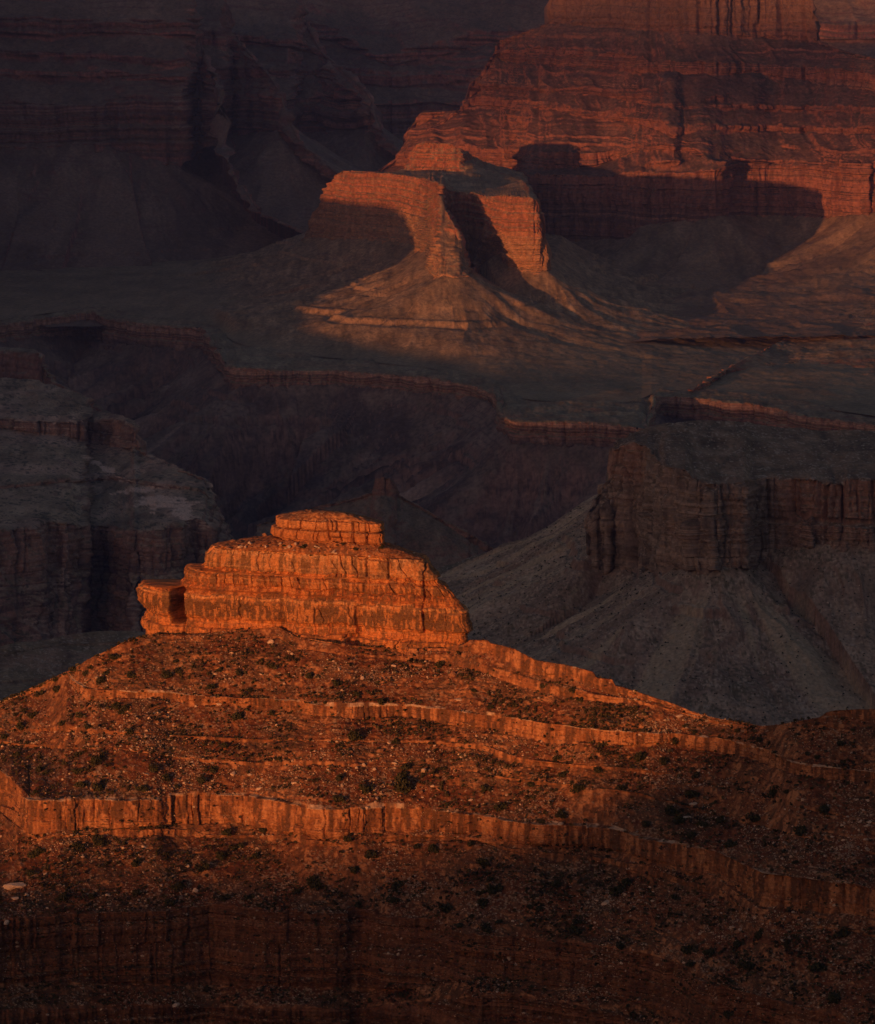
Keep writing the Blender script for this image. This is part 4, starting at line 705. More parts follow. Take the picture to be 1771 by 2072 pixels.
FRW = (Pd, X, seg)
scree('broad shadowed scree slopes at the foot of the far red wall', Pd[np.argmax(seg == 11)][4::14], 15200, 740, 1930, 1.9, 10300, 13900, 330, 560, 26, 170, lambda d: 205 * (1 - np.exp(-d / 340)) + .03 * d, 150, 13, -1022, 20, 191,
      [(.34, .20, .125), (.28, .155, .10)], [(.235, .15, .098), (.20, .135, .09)], steps=((-905, 7, 193), (-945, 8, 194)), tint=((.29, .195, .125), (.16, .105, .075)))
# --- lit apron at the right edge
rlp = [dict(p=[(1400, 790, -985), (1440, 765, -982), (1480, 742, -976), (1560, 700, -968), (1640, 660, -955), (1690, 636, -942), (1771, 596, -915), (1930, 540, -870)]),
       dict(p=[(1400, 792), (1480, 752), (1560, 742), (1620, 730), (1660, 741), (1700, 752), (1771, 764), (1930, 780)], z=-988), dict(p=[(1400, 793), (1480, 756), (1560, 748), (1620, 748), (1660, 765), (1700, 776), (1771, 790), (1930, 805)], k=.35), dict(p=[(1400, 830), (1480, 800), (1560, 790), (1640, 800), (1771, 830), (1930, 850)], k=2.5)]
sheet('plateau', 'broad tan platform rising to the right edge above a side canyon', 'plateau', rlp, 1400, 1930, 22, 87, M_FAR, far_red, [(.25, .165, .105), (.21, .15, .095)], spots=[((.06, .06, .04), 11, .42, .5)], rib=.5, gully=.6, terr=.7)

# ================================================================== FAR WALLS ON THE LEFT
dk = [(.19, .085, .075), (.34, .14, .11), (.13, .068, .062), (.42, .20, .155)]
ds = [(.19, .125, .095), (.15, .105, .082)]
def wall_lines(xr, base, rim, ybot, Y0):
    """a spur of the north wall: cliffs and slopes between x=-120 and its right-hand nose xr (photo columns)"""
    xs = [-120, 0, 150, 250, 350, 450, 550, 650, 750, 850, 950, 1050, 1150]
    return xs
def spur(label, edge, bands, x0, x1, Y, seed, xmax=5000, S=36, k0=.3):
    """edge: the skyline [(x, y, z)]; bands: [(rim points, cliff foot points)] from the top down"""
    L = [dict(p=[e[:2] for e in edge], sig=1.0, Y=Y)]
    for j, (a, b, kk) in enumerate(bands):
        L.append(dict(p=a, k=1.7)); L.append(dict(p=b, k=kk, d=1.2))
    L.append(dict(p=[(a, b + 25) for a, b in bands[-1][1]], k=.35))
    r = sheet('canyon_wall', label, 'cliff', L, x0, x1, S, seed, M_FAR, dk, ds, dx=2.4, dy=2.2, bands=.9, slope=.1, streak=.15, rib=.9, gully=1.0, terr=1.8, strat=2.0, cleft=.5, rough=.8, back=((300, -20), (800, -300), (1600, -900)), shear=.5, zsq=4.)
    row = r[1][np.argmax(r[3] == 2 * len(bands))][4::12]; row = row[pix(row)[0] < xmax]
    scree('dim scree apron under the ' + label.split(' of ')[0], row, row[:, 1].max() + 900, x0, x1, 2.4, 11300, row[:, 1].max() + 100, 260, 420, 24, 160, lambda d: 470 * (1 - np.exp(-d / 640)) + .02 * d, 140, 15, -1015, 22, seed + 100, dk, ds, steps=((-880, 8, 7), (-940, 8, 8)), tint=((.27, .175, .13), (.13, .09, .075)))
    return r
spur('dark far wall of cliffs with a pointed apron at the upper left', [(-120, -40, -20), (300, -40, -20), (372, -30, -25), (388, 40, -120), (400, 78, -185), (420, 120, -255), (444, 190, -380), (446, 262, -520), (452, 300, -560), (470, 350, -640), (520, 425, -790), (600, 462, -850), (680, 500, -900)],
     [([(-120, 35), (0, 32), (100, 34), (210, 38), (330, 40), (428, 42), (440, 80), (680, 501)], [(-120, 72), (0, 70), (100, 74), (210, 68), (330, 72), (420, 76), (440, 82), (680, 502)], .3),
      ([(-120, 100), (0, 98), (200, 104), (350, 118), (440, 112), (456, 192), (680, 503)], [(-120, 118), (0, 114), (200, 120), (350, 134), (440, 128), (456, 194), (680, 504)], .4),
      ([(-120, 140), (0, 138), (200, 142), (350, 150), (440, 150), (456, 195), (680, 505)], [(-120, 158), (0, 155), (200, 158), (350, 166), (440, 166), (456, 196), (680, 506)], .4),
      ([(-120, 208), (0, 206), (120, 208), (205, 212), (214, 196), (330, 194), (440, 198), (456, 200), (680, 507)], [(-120, 300), (0, 290), (100, 288), (200, 292), (300, 322), (345, 328), (362, 325), (370, 300), (400, 285), (440, 268), (680, 508)], .22)], -120, 680, [(-120, 14600), (420, 14600), (450, 13600), (560, 13200), (680, 13000)], 101, 352)
spur('second dark spur of the far left wall fading into haze', [(250, -40, -20), (440, -40, -22), (466, 60, -170), (500, 105, -260), (540, 146, -350), (570, 190, -455), (584, 250, -590), (600, 280, -660), (675, 345, -800), (740, 400, -900), (800, 440, -980)],
     [([(250, 60), (440, 62), (470, 70), (800, 441)], [(250, 90), (440, 92), (488, 96), (800, 442)], .3),
      ([(250, 130), (440, 132), (530, 140), (800, 443)], [(250, 150), (440, 152), (545, 158), (800, 444)], .4),
      ([(250, 205), (440, 202), (565, 196), (575, 200), (800, 445)], [(250, 290), (440, 275), (500, 268), (586, 262), (600, 285), (800, 446)], .22)], 250, 800, [(250, 15300), (460, 15300), (600, 14300), (800, 13800)], 103, 580)
spur('third dark spur of the far left wall deep in haze', [(420, -40, -20), (585, -40, -20), (606, 25, -120), (645, 100, -275), (685, 136, -360), (744, 190, -500), (752, 215, -560), (774, 270, -690), (800, 300, -760), (860, 345, -870), (930, 400, -980)],
     [([(420, 50), (640, 95), (930, 401)], [(420, 75), (640, 105), (930, 402)], .3),
      ([(420, 130), (650, 135), (700, 150), (930, 403)], [(420, 150), (660, 155), (712, 162), (930, 404)], .4),
      ([(420, 210), (600, 200), (690, 190), (742, 194), (930, 405)], [(420, 290), (600, 270), (700, 262), (768, 264), (930, 406)], .22)], 420, 930, [(420, 16300), (600, 16300), (770, 15200), (930, 14600)], 105, 765)
spur('dark blue far wall behind the sunlit one', [(560, -60, 30), (1100, -60, 30), (1930, -60, 30)],
     [([(560, 20), (690, 60), (760, 110), (1000, 60), (1930, 40)], [(560, 60), (690, 90), (790, 135), (1000, 90), (1930, 80)], .3),
      ([(560, 120), (800, 148), (1000, 130), (1930, 130)], [(560, 150), (815, 180), (1000, 160), (1930, 150)], .4),
      ([(560, 210), (818, 205), (1000, 200), (1930, 220)], [(560, 290), (818, 270), (1000, 280), (1930, 300)], .22)], 560, 1930, [(560, 17500), (1930, 17000)], 107)
# --- shadowed benches below them
bl = [dict(p=[(-120, 330, -790), (0, 324, -785), (40, 325, -785), (50, 345, -820), (60, 372, -850), (105, 402, -890), (200, 430, -915), (330, 470, -940), (420, 490, -955), (560, 480, -955), (640, 470, -955), (760, 460, -960)], sig=1),
      dict(p=[(-120, 336), (0, 330), (44, 332), (60, 375), (200, 432), (760, 463)], k=4), dict(p=[(-120, 360), (0, 356), (48, 357), (62, 378), (200, 434), (760, 465)], k=.3),
      dict(p=[(-120, 470), (0, 480), (120, 500), (200, 510), (330, 520), (450, 520), (560, 505), (760, 490)], k=4.),
      dict(p=[(-120, 545), (0, 548), (60, 548), (120, 545), (160, 530), (235, 528), (318, 545), (322, 575), (420, 560), (560, 540), (760, 520)], z=-985), dict(p=[(-120, 580), (0, 580), (60, 575), (160, 560), (240, 560), (318, 580), (326, 590), (420, 580), (760, 560)], k=.3),
      dict(p=[(-120, 720), (200, 690), (420, 640), (760, 600)], k=1.3)]
sheet('canyon_bench', 'dim benches and side gorge below the far left wall', 'cliff', bl, -120, 760, 26, 111, M_FAR, dk, [(.205, .15, .105), (.18, .135, .10)], rib=.8, gully=.8, terr=.8)
# --- near left block of the gorge rim
sheet('canyon_bench', 'dark square edged rim block above the gorge at the left edge', 'cliff',
      [dict(p=[(-120, 690, -980), (0, 700, -982), (60, 708, -984), (82, 714, -985), (88, 740, -1005), (110, 770, -1040), (170, 800, -1075), (240, 850, -1120)], sig=.8), dict(p=[(-120, 705), (0, 711), (82, 716), (88, 742), (240, 852)], k=20), dict(p=[(-120, 760), (0, 765), (84, 770), (92, 774), (240, 853)], k=.25), dict(p=[(-120, 830), (240, 900)], k=1.3)],
      -120, 240, 16, 113, M_FAR, [(.25, .125, .10), (.31, .165, .125)], [(.20, .15, .105)])

# ================================================================== UNSEEN RIDGES ADDED TO SHADE THE CANYON, GROUND
ca, sa, te = math.cos(SUN_AZ), math.sin(SUN_AZ), math.tan(SUN_EL)
def st(p): return p[0] * ca - p[1] * sa, p[2] + (p[0] * sa + p[1] * ca) * te
def shade_ridge(label, sky_, qf, seed, jag):
    """an unseen ridge added to cast shade, edge-on to the sun: its skyline is given across (s) and up (t) the sun's direction"""
    s = np.arange(sky_[0][0], sky_[-1][0], 18.0); t = np.interp(s, [a[0] for a in sky_], [a[1] for a in sky_])
    t = gsm(t, 1.5) + jag * fbm(lambda a: n1(a, seed), 5, s / 160)
    q = qf(s); z = t - q * te
    def pt(s, q, z): return np.stack([s * ca + q * sa, -s * sa + q * ca, z], 1)
    rows = [pt(s, q + 900, np.full(len(s), -1500.)), pt(s, q + 420, z - .55 * (z + 1500)), pt(s, q + 150, z - 60), pt(s, q, z), pt(s, q - 60, z - 8), pt(s, q - 120, z - 110), pt(s, q - 400, z - .5 * (z + 1500)), pt(s, q - 900, np.full(len(s), -1500.))]
    P = np.array(rows); P[1:-1] += (rng.random(P[1:-1].shape) - .5) * np.array([20, 20, 0])
    col = np.ones(P.shape, np.float32) * hexc(.26, .12, .085) * (1 + .3 * rng.random(P.shape[:2]))[..., None]
    tag(grid_object('unseen_rim', P, col, M_FAR), label, 'cliff', kind='structure')
def fgp(x, y): return st(nudge(FG['P'], FG['X'], x, y)[0])
pts = sorted([fgp(0, 1770), fgp(300, 1765), fgp(600, 1755), fgp(900, 1712), fgp(1100, 1672), fgp(1250, 1600), fgp(1350, 1530), fgp(1400, 1505), fgp(1465, 1458)])
shade_ridge('unseen ridge added to shade the hill, beyond the left edge', [(pts[0][0] - 700, pts[0][1] - 20)] + pts + [(pts[-1][0] + 60, pts[-1][1] + 70), (pts[-1][0] + 160, pts[-1][1] + 260), (0, pts[-1][1] + 430)], lambda s: np.full(len(s), -3200.), 121, 5)  # skyline fitted to the hill's shade line, raised at right against sky glow
shade_ridge('unseen spur added to shade the limestone butte and platform, beyond the left edge', [(-5300, -720), (-4000, -690), (-3200, -560), (-2900, -400), (-2400, -365), (-1800, -365), (-1700, -380), (-1660, -470), (-1640, -700)], lambda s: np.full(len(s), 500.), 122, 10)  # skyline set to keep the right butte and platform out of the sun
shade_ridge('unseen long ridge added to shade the mesa and far left wall, beyond the left edge', [(-12000, 600), (-7600, 600), (-7250, 200), (-7050, -100), (-6900, -290), (-6450, -295), (-6320, -302), (-6209, -306), (-6128, -316), (-6088, -340), (-6055, -372), (-5945, -397), (-5915, -470), (-5890, -530), (-5619, -603), (-5322, -632), (-5035, -655), (-4790, -664), (-4300, -668)], lambda s: -1.5 * s - 1900, 123, 6)  # skyline fitted to the shade edges wanted on the mesa
# the promontory the camera stands on: plateau edge a few metres ahead, cliffs and slopes falling toward the hill
ang = np.linspace(-3000, 6000, 181)
edge = -60 - 90 * np.abs(n1(ang / 260, 131)) - np.where(ang < -350, (-350 - ang) * 1.35, 0) - 200 * np.abs(n1(ang / 1300, 132))
edge = np.where(np.abs(ang) < 60, -25, edge)
rows = []
for run, zz in ((-6000, 15), (-1500, 10), (-300, 0), (-40, -6), (0, -8), (6, -60), (50, -110), (60, -190), (190, -290), (215, -380), (420, -500), (470, -640), (900, -900), (1500, -1500)):
    rows.append(np.stack([ang + 12 * n1(ang / 60, 133), edge + run * (1 + .25 * n1(ang / 330, 134)), np.full(len(ang), float(zz)) + (0 if zz > -5 else 10) * n1(ang / 90, 135 + len(rows))], 1))
PR = np.array(rows)
tag(grid_object('unseen_rim', PR, np.ones(PR.shape, np.float32) * hexc(.30, .17, .12) * (1 + .3 * rng.random(PR.shape[:2]))[..., None], M_MID, smooth=False), 'south rim promontory below the viewpoint', 'cliff', kind='structure')
g = np.array([[-20000, -11000, -1500], [20000, -11000, -1500], [20000, 20000, -1500], [-20000, 20000, -1500]], float)
tag(mesh_object('ground', g, np.array([[0, 1, 2, 3]]), M_FAR, np.full((4, 3), .13)), 'canyon floor far below', 'ground', kind='structure')

# ================================================================== BOULDERS, SHRUBS AND RUBBLE
def chisel(seed, sub, flat=.7):
    r = np.random.default_rng(seed)
    t = (1 + 5 ** .5) / 2
    V = np.array([(-1, t, 0), (1, t, 0), (-1, -t, 0), (1, -t, 0), (0, -1, t), (0, 1, t), (0, -1, -t), (0, 1, -t), (t, 0, -1), (t, 0, 1), (-t, 0, -1), (-t, 0, 1)], float)
    F = [(0, 11, 5), (0, 5, 1), (0, 1, 7), (0, 7, 10), (0, 10, 11), (1, 5, 9), (5, 11, 4), (11, 10, 2), (10, 7, 6), (7, 1, 8), (3, 9, 4), (3, 4, 2), (3, 2, 6), (3, 6, 8), (3, 8, 9), (4, 9, 5), (2, 4, 11), (6, 2, 10), (8, 6, 7), (9, 8, 1)]
    V = [v / np.linalg.norm(v) for v in V]
    for _ in range(sub):
        mid = {}; G = []
        def m(a, b):
            k = (min(a, b), max(a, b))
            if k not in mid: v = V[a] + V[b]; V.append(v / np.linalg.norm(v)); mid[k] = len(V) - 1
            return mid[k]
        for a, b, c in F:
            x, y, z = m(a, b), m(b, c), m(c, a); G += [(a, x, z), (b, y, x), (c, z, y), (x, y, z)]
        F = G
    V = np.array(V)
    for _ in range(9):
        n = r.normal(size=3); n /= np.linalg.norm(n); h = r.uniform(.5, .85)
        d = V @ n - h; V = V - np.outer(np.maximum(d, 0), n)
    V = V * np.array([1, r.uniform(.6, .9), r.uniform(.5, .8) * flat / .7]) * (1 + .05 * r.normal(size=(len(V), 1)))
    return V, np.array(F)
Pn = normals(Pd_fg := FG['P']); fX, fseg = FG['X'], FG['seg']
fpx, fpy = pix(Pd_fg)
nzf = np.abs(Pn[..., 2])
THIRD = lambda x: 'left' if x < 590 else 'middle' if x < 1180 else 'right'
def zone(r):
    s_ = fseg[r]
    return 'red slope below the butte' if s_ < 4 else 'slope between both ledges' if s_ < 11 else 'slope under the thick ledge' if s_ < 14 else 'dark bottom slope'
def sample(n, r2, pred):
    out = []
    while len(out) < n:
        k = 4 * n; r_ = r2.integers(4, len(Pd_fg) - 1, k); c_ = r2.integers(0, len(fX), k)
        ok = (nzf[r_, c_] > .68) & (fpy[r_, c_] < 2090) & (fpx[r_, c_] > -60) & (fpx[r_, c_] < 1830) & (Pd_fg[r_, c_, 2] > -620) & pred(r_, c_)
        out += list(zip(r_[ok], c_[ok]))
    return out[:n]
cl_x, cl_y, cl_z = Pd_fg[..., 0], Pd_fg[..., 1], Pd_fg[..., 2]
clus = fbm(n3, 3, cl_x / 30 + 4, cl_y / 30, cl_z / 16)
# pale rubble fields seen in the photograph (photo pixels: centre, half size)
for (cx, cy, hx, hy, a) in ((200, 1460, 150, 45, 1.1), (330, 1475, 60, 30, .8), (190, 1566, 90, 20, 1.0), (640, 1520, 50, 20, .9), (760, 1590, 200, 35, .8), (440, 1580, 150, 25, .7), (1000, 1600, 140, 40, .6), (1380, 1580, 90, 20, .9), (1320, 1640, 120, 30, .8), (1620, 1640, 60, 40, .9), (1720, 1640, 50, 50, .9), (300, 1760, 200, 50, .2), (1300, 1800, 250, 60, .3)):
    clus = clus + a * np.exp(-((fpx - cx) / hx) ** 2 - ((fpy - cy) / hy) ** 2)
boulders = []
BV = [chisel(200 + i, 2) for i in range(8)]
B_MESH = [[mesh_data('boulder_rock', V * np.array([1, 1, 1]), F, mt) for V, F in BV] for mt in (M_PALE, M_RED)]
def put_boulder(p, size, pale, label, group, asp=None):
    o = bpy.data.objects.new('boulder', random.choice(B_MESH[0 if pale else 1])); C.objects.link(o)
    sx = asp or random.uniform(.85, 1.3)
    o.scale = (size * sx, size, size * random.uniform(.8, 1.1)); o.location = (p[0], p[1], p[2] + size * .18)
    o.rotation_euler = (random.uniform(-.5, .5), random.uniform(-.4, .4), random.uniform(0, 6.28))
    if asp: o.rotation_euler = (.2, random.uniform(-.15, .15), random.uniform(-.2, .2))
    tag(o, label, 'boulder', group, 'thing'); boulders.append(o)
PXM = 2150 * 1.287e-4                      # metres to one photo pixel on the hill
q3 = lambda x, y: (x * .3413, 1295 + y * .3413)
q4 = lambda x, y: (604.4 + x * .3413, 1295 + y * .3413)
q5 = lambda x, y: (1166.5 + x * .3413, 1295 + y * .3413)
q7 = lambda x, y: (x * .5, 1468 + y * .5)
named = [(q7(55, 655), 21, 1, 1.5, 'large pale oval boulder at the left edge under the thick ledge'), (q7(105, 690), 10, 1, None, 'pale boulder just right below the large oval one'), (q7(60, 703), 9, 1, 1.3, 'flat pale boulder directly under the large oval one'),
         (q7(790, 672), 11, 1, None, 'lone pale grey boulder on the dim slope above the dark bottom cliff'), (q4(740, 780), 12, 1, None, 'big upright pale boulder in the middle of the rubble slope'), (q4(955, 358), 9, 1, 1.8, 'long pale slab lying above the thin ledge'),
         (q5(640, 1055), 10, 1, 1.7, 'long rounded boulder lying on the shaded rubble at the right'), (q5(690, 975), 9, 1, 1.5, 'tilted pale slab on the shaded rubble at the right'), (q4(950, 680), 5.5, 1, None, 'bright cream boulder at the foot of the short sunlit ledge'), (q4(1328, 685), 5.5, 1, None, 'bright cream boulder sitting on top of the short sunlit ledge')]
for (x, y), d, pale, asp, lab in named:
    p, r, c = nudge(Pd_fg, fX, x, y); put_boulder(p, d * PXM * .74, pale, lab, None, asp)
traced = [q3(*a[:2]) + (a[2], a[3]) for a in ((550, 500, 15, 1), (805, 455, 15, 1), (878, 465, 13, 1), (1000, 430, 14, 1), (1000, 458, 13, 1), (1025, 508, 14, 1), (645, 575, 17, 1), (825, 565, 20, 0), (605, 580, 9, 1), (970, 265, 19, 0), (190, 340, 24, 0), (460, 345, 28, 0), (1295, 385, 18, 1), (1295, 865, 24, 0), (1530, 885, 20, 1), (1380, 800, 26, 1), (530, 810, 26, 0), (1535, 525, 9, 1), (1640, 510, 18, 1), (1590, 480, 20, 0), (640, 410, 16, 0), (930, 432, 12, 1), (685, 500, 10, 1), (450, 520, 12, 1), (730, 545, 10, 1), (1010, 570, 14, 1), (1100, 610, 14, 0), (940, 165, 7, 1), (640, 235, 9, 1), (110, 340, 9, 1), (1080, 262, 12, 0), (1000, 590, 10, 1), (700, 870, 18, 0), (930, 495, 12, 1), (380, 795, 10, 1), (320, 790, 10, 1), (410, 795, 10, 1), (1740, 850, 14, 1), (640, 800, 18, 1), (870, 800, 20, 1))]
traced += [q4(*a[:2]) + (a[2], a[3]) for a in ((565, 733, 17, 1), (795, 707, 11, 1), (510, 725, 24, 0), (480, 660, 26, 0), (725, 905, 24, 0), (1020, 850, 16, 0), (450, 770, 20, 1), (1020, 950, 16, 1), (640, 710, 20, 0), (805, 628, 14, 1), (990, 893, 12, 1), (935, 775, 12, 1), (770, 665, 14, 1), (100, 660, 12, 1), (460, 940, 18, 1), (365, 950, 12, 1), (825, 890, 16, 0), (1180, 405, 7, 1), (285, 585, 12, 0))]
traced += [q5(*a[:2]) + (a[2], a[3]) for a in ((790, 790, 13, 1), (735, 860, 14, 1), (1350, 950, 18, 1), (1660, 950, 17, 1), (1725, 955, 14, 1), (1735, 1085, 22, 1), (1725, 1105, 18, 1), (1510, 1230, 13, 1), (190, 950, 26, 0), (630, 670, 22, 0), (505, 665, 22, 0), (1320, 945, 14, 1), (1700, 1015, 14, 1), (1495, 985, 14, 1), (1240, 1005, 12, 1), (620, 1030, 20, 0), (490, 830, 10, 1), (570, 820, 14, 1), (1210, 885, 16, 0), (1390, 915, 20, 0), (1680, 1080, 14, 1), (1465, 1275, 12, 1), (1690, 1250, 8, 1))]
traced += [q7(*a[:2]) + (a[2] * 1.46, a[3]) for a in ((652, 650, 10, 1), (965, 495, 14, 1), (20, 800, 16, 1), (190, 740, 8, 1), (580, 493, 10, 1), (430, 560, 10, 1), (180, 605, 10, 1), (560, 708, 10, 1), (1060, 520, 8, 1), (1690, 30, 10, 1))]
for x, y, d, pale in traced:
    p, r, c = nudge(Pd_fg, fX, x, y); sz = d * .3413 * PXM * .85
    put_boulder(p, sz, pale, f"{'large' if d > 19 else 'small' if d < 13 else 'medium'} {'pale' if pale else 'rust brown'} boulder on the {zone(r)}, {THIRD(x)}", 'loose boulders on the hill slopes')
r2 = np.random.default_rng(5)
for r, c in sample(300 - len(boulders), r2, lambda r, c: clus[r, c] > .2):
    sz = min(2.3, .78 * (1 - r2.random() * .93) ** -.42); pale = r2.random() < .62; x = float(fpx[r, c])
    put_boulder(Pd_fg[r, c], sz, pale, f"{'large' if sz > 1.3 else 'small' if sz < .8 else 'medium'} {'pale' if pale else 'rust brown'} boulder on the {zone(r)}, {THIRD(x)}", 'loose boulders on the hill slopes')
# scree: far too many to count
def pile(name, label, spots, sizes, cols, var, mat, smooth=False):
    Vs, Fs, Cs = [], [], []; base = 0
    for (p, nn_), sz, cc in zip(spots, sizes, cols):
        V, F = var[r2.integers(len(var))]; a = r2.uniform(0, 6.28); ca_, sa_ = math.cos(a), math.sin(a)
        W = V * sz * r2.uniform(.75, 1.3, 3); W = np.stack([W[:, 0] * ca_ - W[:, 1] * sa_, W[:, 0] * sa_ + W[:, 1] * ca_, W[:, 2]], 1)
        Vs.append(W + p + np.array([0, 0, sz * .15])); Fs.append(F + base); base += len(V); Cs.append(np.repeat(np.array(cc)[None], len(V), 0))
    o = mesh_object(name, np.concatenate(Vs), np.concatenate(Fs), mat, np.concatenate(Cs), None, smooth)
    return tag(o, label, None, None, 'stuff')
SV = [chisel(300 + i, 0 if i < 6 else 1) for i in range(9)]
sp = sample(27000, r2, lambda r, c: r2.random(len(r)) < np.clip(.30 + .75 * clus[r, c], .06, 1))
siz = [min(1.15, .26 * (1 - r2.random() * .985) ** -.42) for _ in sp]
def rock_col(r, c):
    k = r2.random() + .35 * clus[r, c]
    if k > .54: return np.array((.46, .32, .22)) * r2.uniform(.6, 1.25)
    return np.array((.26, .115, .06)) * r2.uniform(.6, 1.4)
pile('rubble', 'loose red and pale rubble strewn over the hill slopes', [(Pd_fg[r, c], None) for r, c in sp], siz, [rock_col(r, c) for r, c in sp], SV, M_NEAR)
# foliage tufts
def tuft(seed, n, leaf, squash=.75, lobes=5):
    r = np.random.default_rng(seed); V = []; F = []
    L = [(r.uniform(-.45, .45), r.uniform(-.45, .45), r.uniform(.25, .75), r.uniform(.3, .55)) for _ in range(lobes)]
    for _ in range(n):
        lx_, ly_, lz_, lr = L[r.integers(lobes)]
        d_ = r.normal(size=3); d_ /= np.linalg.norm(d_); p = np.array([lx_, ly_, lz_ * squash]) + d_ * lr * r.uniform(.55, 1.0) * np.array([1, 1, squash]); p[2] = max(p[2], .02)
        u = r.normal(size=3); u /= np.linalg.norm(u); v = np.cross(u, d_ + .4 * r.normal(size=3)); v /= np.linalg.norm(v) + 1e-6
        b_ = len(V); s_ = leaf * r.uniform(.6, 1.5)
        V += [p - u * s_, p + v * s_ * .7, p + u * s_, p - v * s_ * .7]; F.append((b_, b_ + 1, b_ + 2, b_ + 3))
    return np.array(V), np.array(F)
SH = []
for i in range(7):
    V, F = tuft(400 + i, 420, .11, lobes=5 + i % 4)
    nt_ = len(V); tr = []
    for k in range(5):                                             # short forked trunk
        a = k * 1.2566; tr.append((.05 * math.cos(a), .05 * math.sin(a), -.25)); tr.append((.03 * math.cos(a) + .06, .03 * math.sin(a), .55))
    V = np.concatenate([V, np.array(tr)]); F = np.concatenate([F, np.array([(nt_ + 2 * k, nt_ + 2 * ((k + 1) % 5), nt_ + 2 * ((k + 1) % 5) + 1, nt_ + 2 * k + 1) for k in range(5)])])
    me = mesh_data('juniper_shrub', V, F, [M_LEAF, M_WOOD]); mi = np.zeros(len(F), np.int32); mi[-5:] = 1; me.polygons.foreach_set('material_index', mi); SH.append(me)
n_sh = 0
def put_shrub(p, wdt, label, group):
    global n_sh
    o = bpy.data.objects.new('juniper_shrub', random.choice(SH)); C.objects.link(o); n_sh += 1
    o.location = (p[0], p[1], p[2] - .1 * wdt); o.scale = (wdt * .55, wdt * .55, wdt * random.uniform(.5, .75)); o.rotation_euler = (0, 0, random.uniform(0, 6.28))
    tag(o, label, 'shrub', group, 'thing')
sh3 = [(440, 160, 50), (500, 190, 50), (330, 290, 60), (595, 235, 55), (780, 195, 60), (990, 190, 75), (1060, 175, 50), (1610, 145, 45), (1250, 270, 60), (1400, 440, 70), (1610, 425, 60), (690, 380, 70), (740, 395, 55), (510, 510, 50), (375, 490, 50), (480, 440, 60), (125, 500, 60), (95, 665, 60), (160, 600, 45), (470, 665, 60), (570, 705, 70), (910, 750, 65), (470, 840, 80), (570, 860, 70), (850, 860, 75), (985, 800, 70), (1190, 820, 60), (1050, 860, 45), (720, 420, 45), (760, 530, 60), (1400, 570, 50), (1335, 615, 45), (1650, 700, 45), (235, 755, 50), (210, 890, 40), (580, 1170, 60), (1340, 1130, 50), (1560, 1110, 45), (450, 1200, 55), (240, 1240, 60), (640, 180, 50), (190, 440, 55), (20, 570, 55), (325, 230, 50), (235, 310, 55), (150, 400, 45), (460, 760, 70), (270, 780, 40), (1270, 755, 55), (540, 150, 40), (680, 85, 60), (1040, 115, 40), (1300, 170, 45), (1410, 190, 55), (1470, 285, 50)]
sh4 = [(60, 195, 60), (220, 240, 60), (335, 305, 50), (495, 355, 55), (830, 140, 55), (1450, 260, 50), (1620, 290, 50), (1660, 350, 50), (330, 555, 80), (1140, 395, 35), (245, 810, 50), (390, 860, 80), (600, 850, 110), (640, 750, 60), (1100, 870, 55), (1370, 850, 55), (1185, 975, 85), (1650, 880, 75), (1560, 1020, 60), (1570, 780, 60), (1525, 695, 45), (245, 930, 60), (880, 960, 45), (1440, 1070, 35), (1020, 1195, 50), (1040, 290, 35), (100, 360, 30), (155, 365, 30), (580, 590, 45), (610, 800, 70), (1215, 1165, 30), (710, 1220, 50), (800, 1230, 55), (300, 1170, 50)]
sh5 = [(575, 590, 60), (370, 670, 95), (520, 710, 60), (690, 890, 85), (1170, 890, 80), (1250, 885, 50), (410, 1080, 60), (570, 1000, 90), (740, 1080, 60), (850, 1065, 55), (1045, 1040, 90), (670, 1150, 60), (910, 1200, 65), (1330, 1120, 75), (1460, 1000, 70), (1570, 610, 45), (1370, 670, 35), (1420, 690, 35), (1180, 660, 35), (1300, 1310, 40), (1245, 1240, 40), (260, 870, 50), (120, 770, 50), (600, 1060, 70), (1640, 530, 30), (1090, 580, 45), (950, 540, 30), (860, 530, 25), (700, 540, 35), (640, 500, 40), (30, 870, 50), (710, 800, 45)]
sh7 = [(920, 430, 45), (960, 480, 60), (890, 520, 50), (1060, 415, 35), (1040, 520, 40), (550, 670, 40), (715, 640, 55), (820, 570, 60), (910, 690, 45), (1010, 690, 40), (1270, 630, 60), (1200, 670, 35), (1610, 630, 60), (1590, 700, 50), (1450, 720, 30), (330, 480, 60), (550, 550, 40), (130, 510, 60), (120, 590, 40), (250, 690, 50), (400, 460, 50), (1500, 510, 45), (1440, 580, 40), (1750, 490, 50), (690, 710, 40), (370, 690, 30)]
sh8 = [(30, 720, 70), (180, 550, 50), (230, 660, 55), (185, 710, 45), (180, 670, 40), (90, 795, 40), (200, 815, 45), (480, 640, 45), (740, 655, 60), (770, 620, 50), (560, 815, 50), (570, 785, 35), (370, 720, 35), (215, 610, 35), (140, 770, 25), (250, 790, 30), (1020, 890, 70), (1100, 910, 50), (1250, 970, 50), (1550, 960, 70), (1130, 1110, 40), (1170, 1165, 50), (740, 890, 35), (1600, 1100, 60), (1640, 830, 60), (1300, 840, 50), (1210, 880, 40), (1030, 965, 35), (410, 740, 30), (960, 690, 30)]
allsh = [q3(a, b) + (c_,) for a, b, c_ in sh3] + [q4(a, b) + (c_,) for a, b, c_ in sh4] + [q5(a, b) + (c_,) for a, b, c_ in sh5] + [q7(a, b) + (c_ * 1.46,) for a, b, c_ in sh7] + [(885 + a * .5, 1468 + b * .5, c_ * 1.46) for a, b, c_ in sh8]
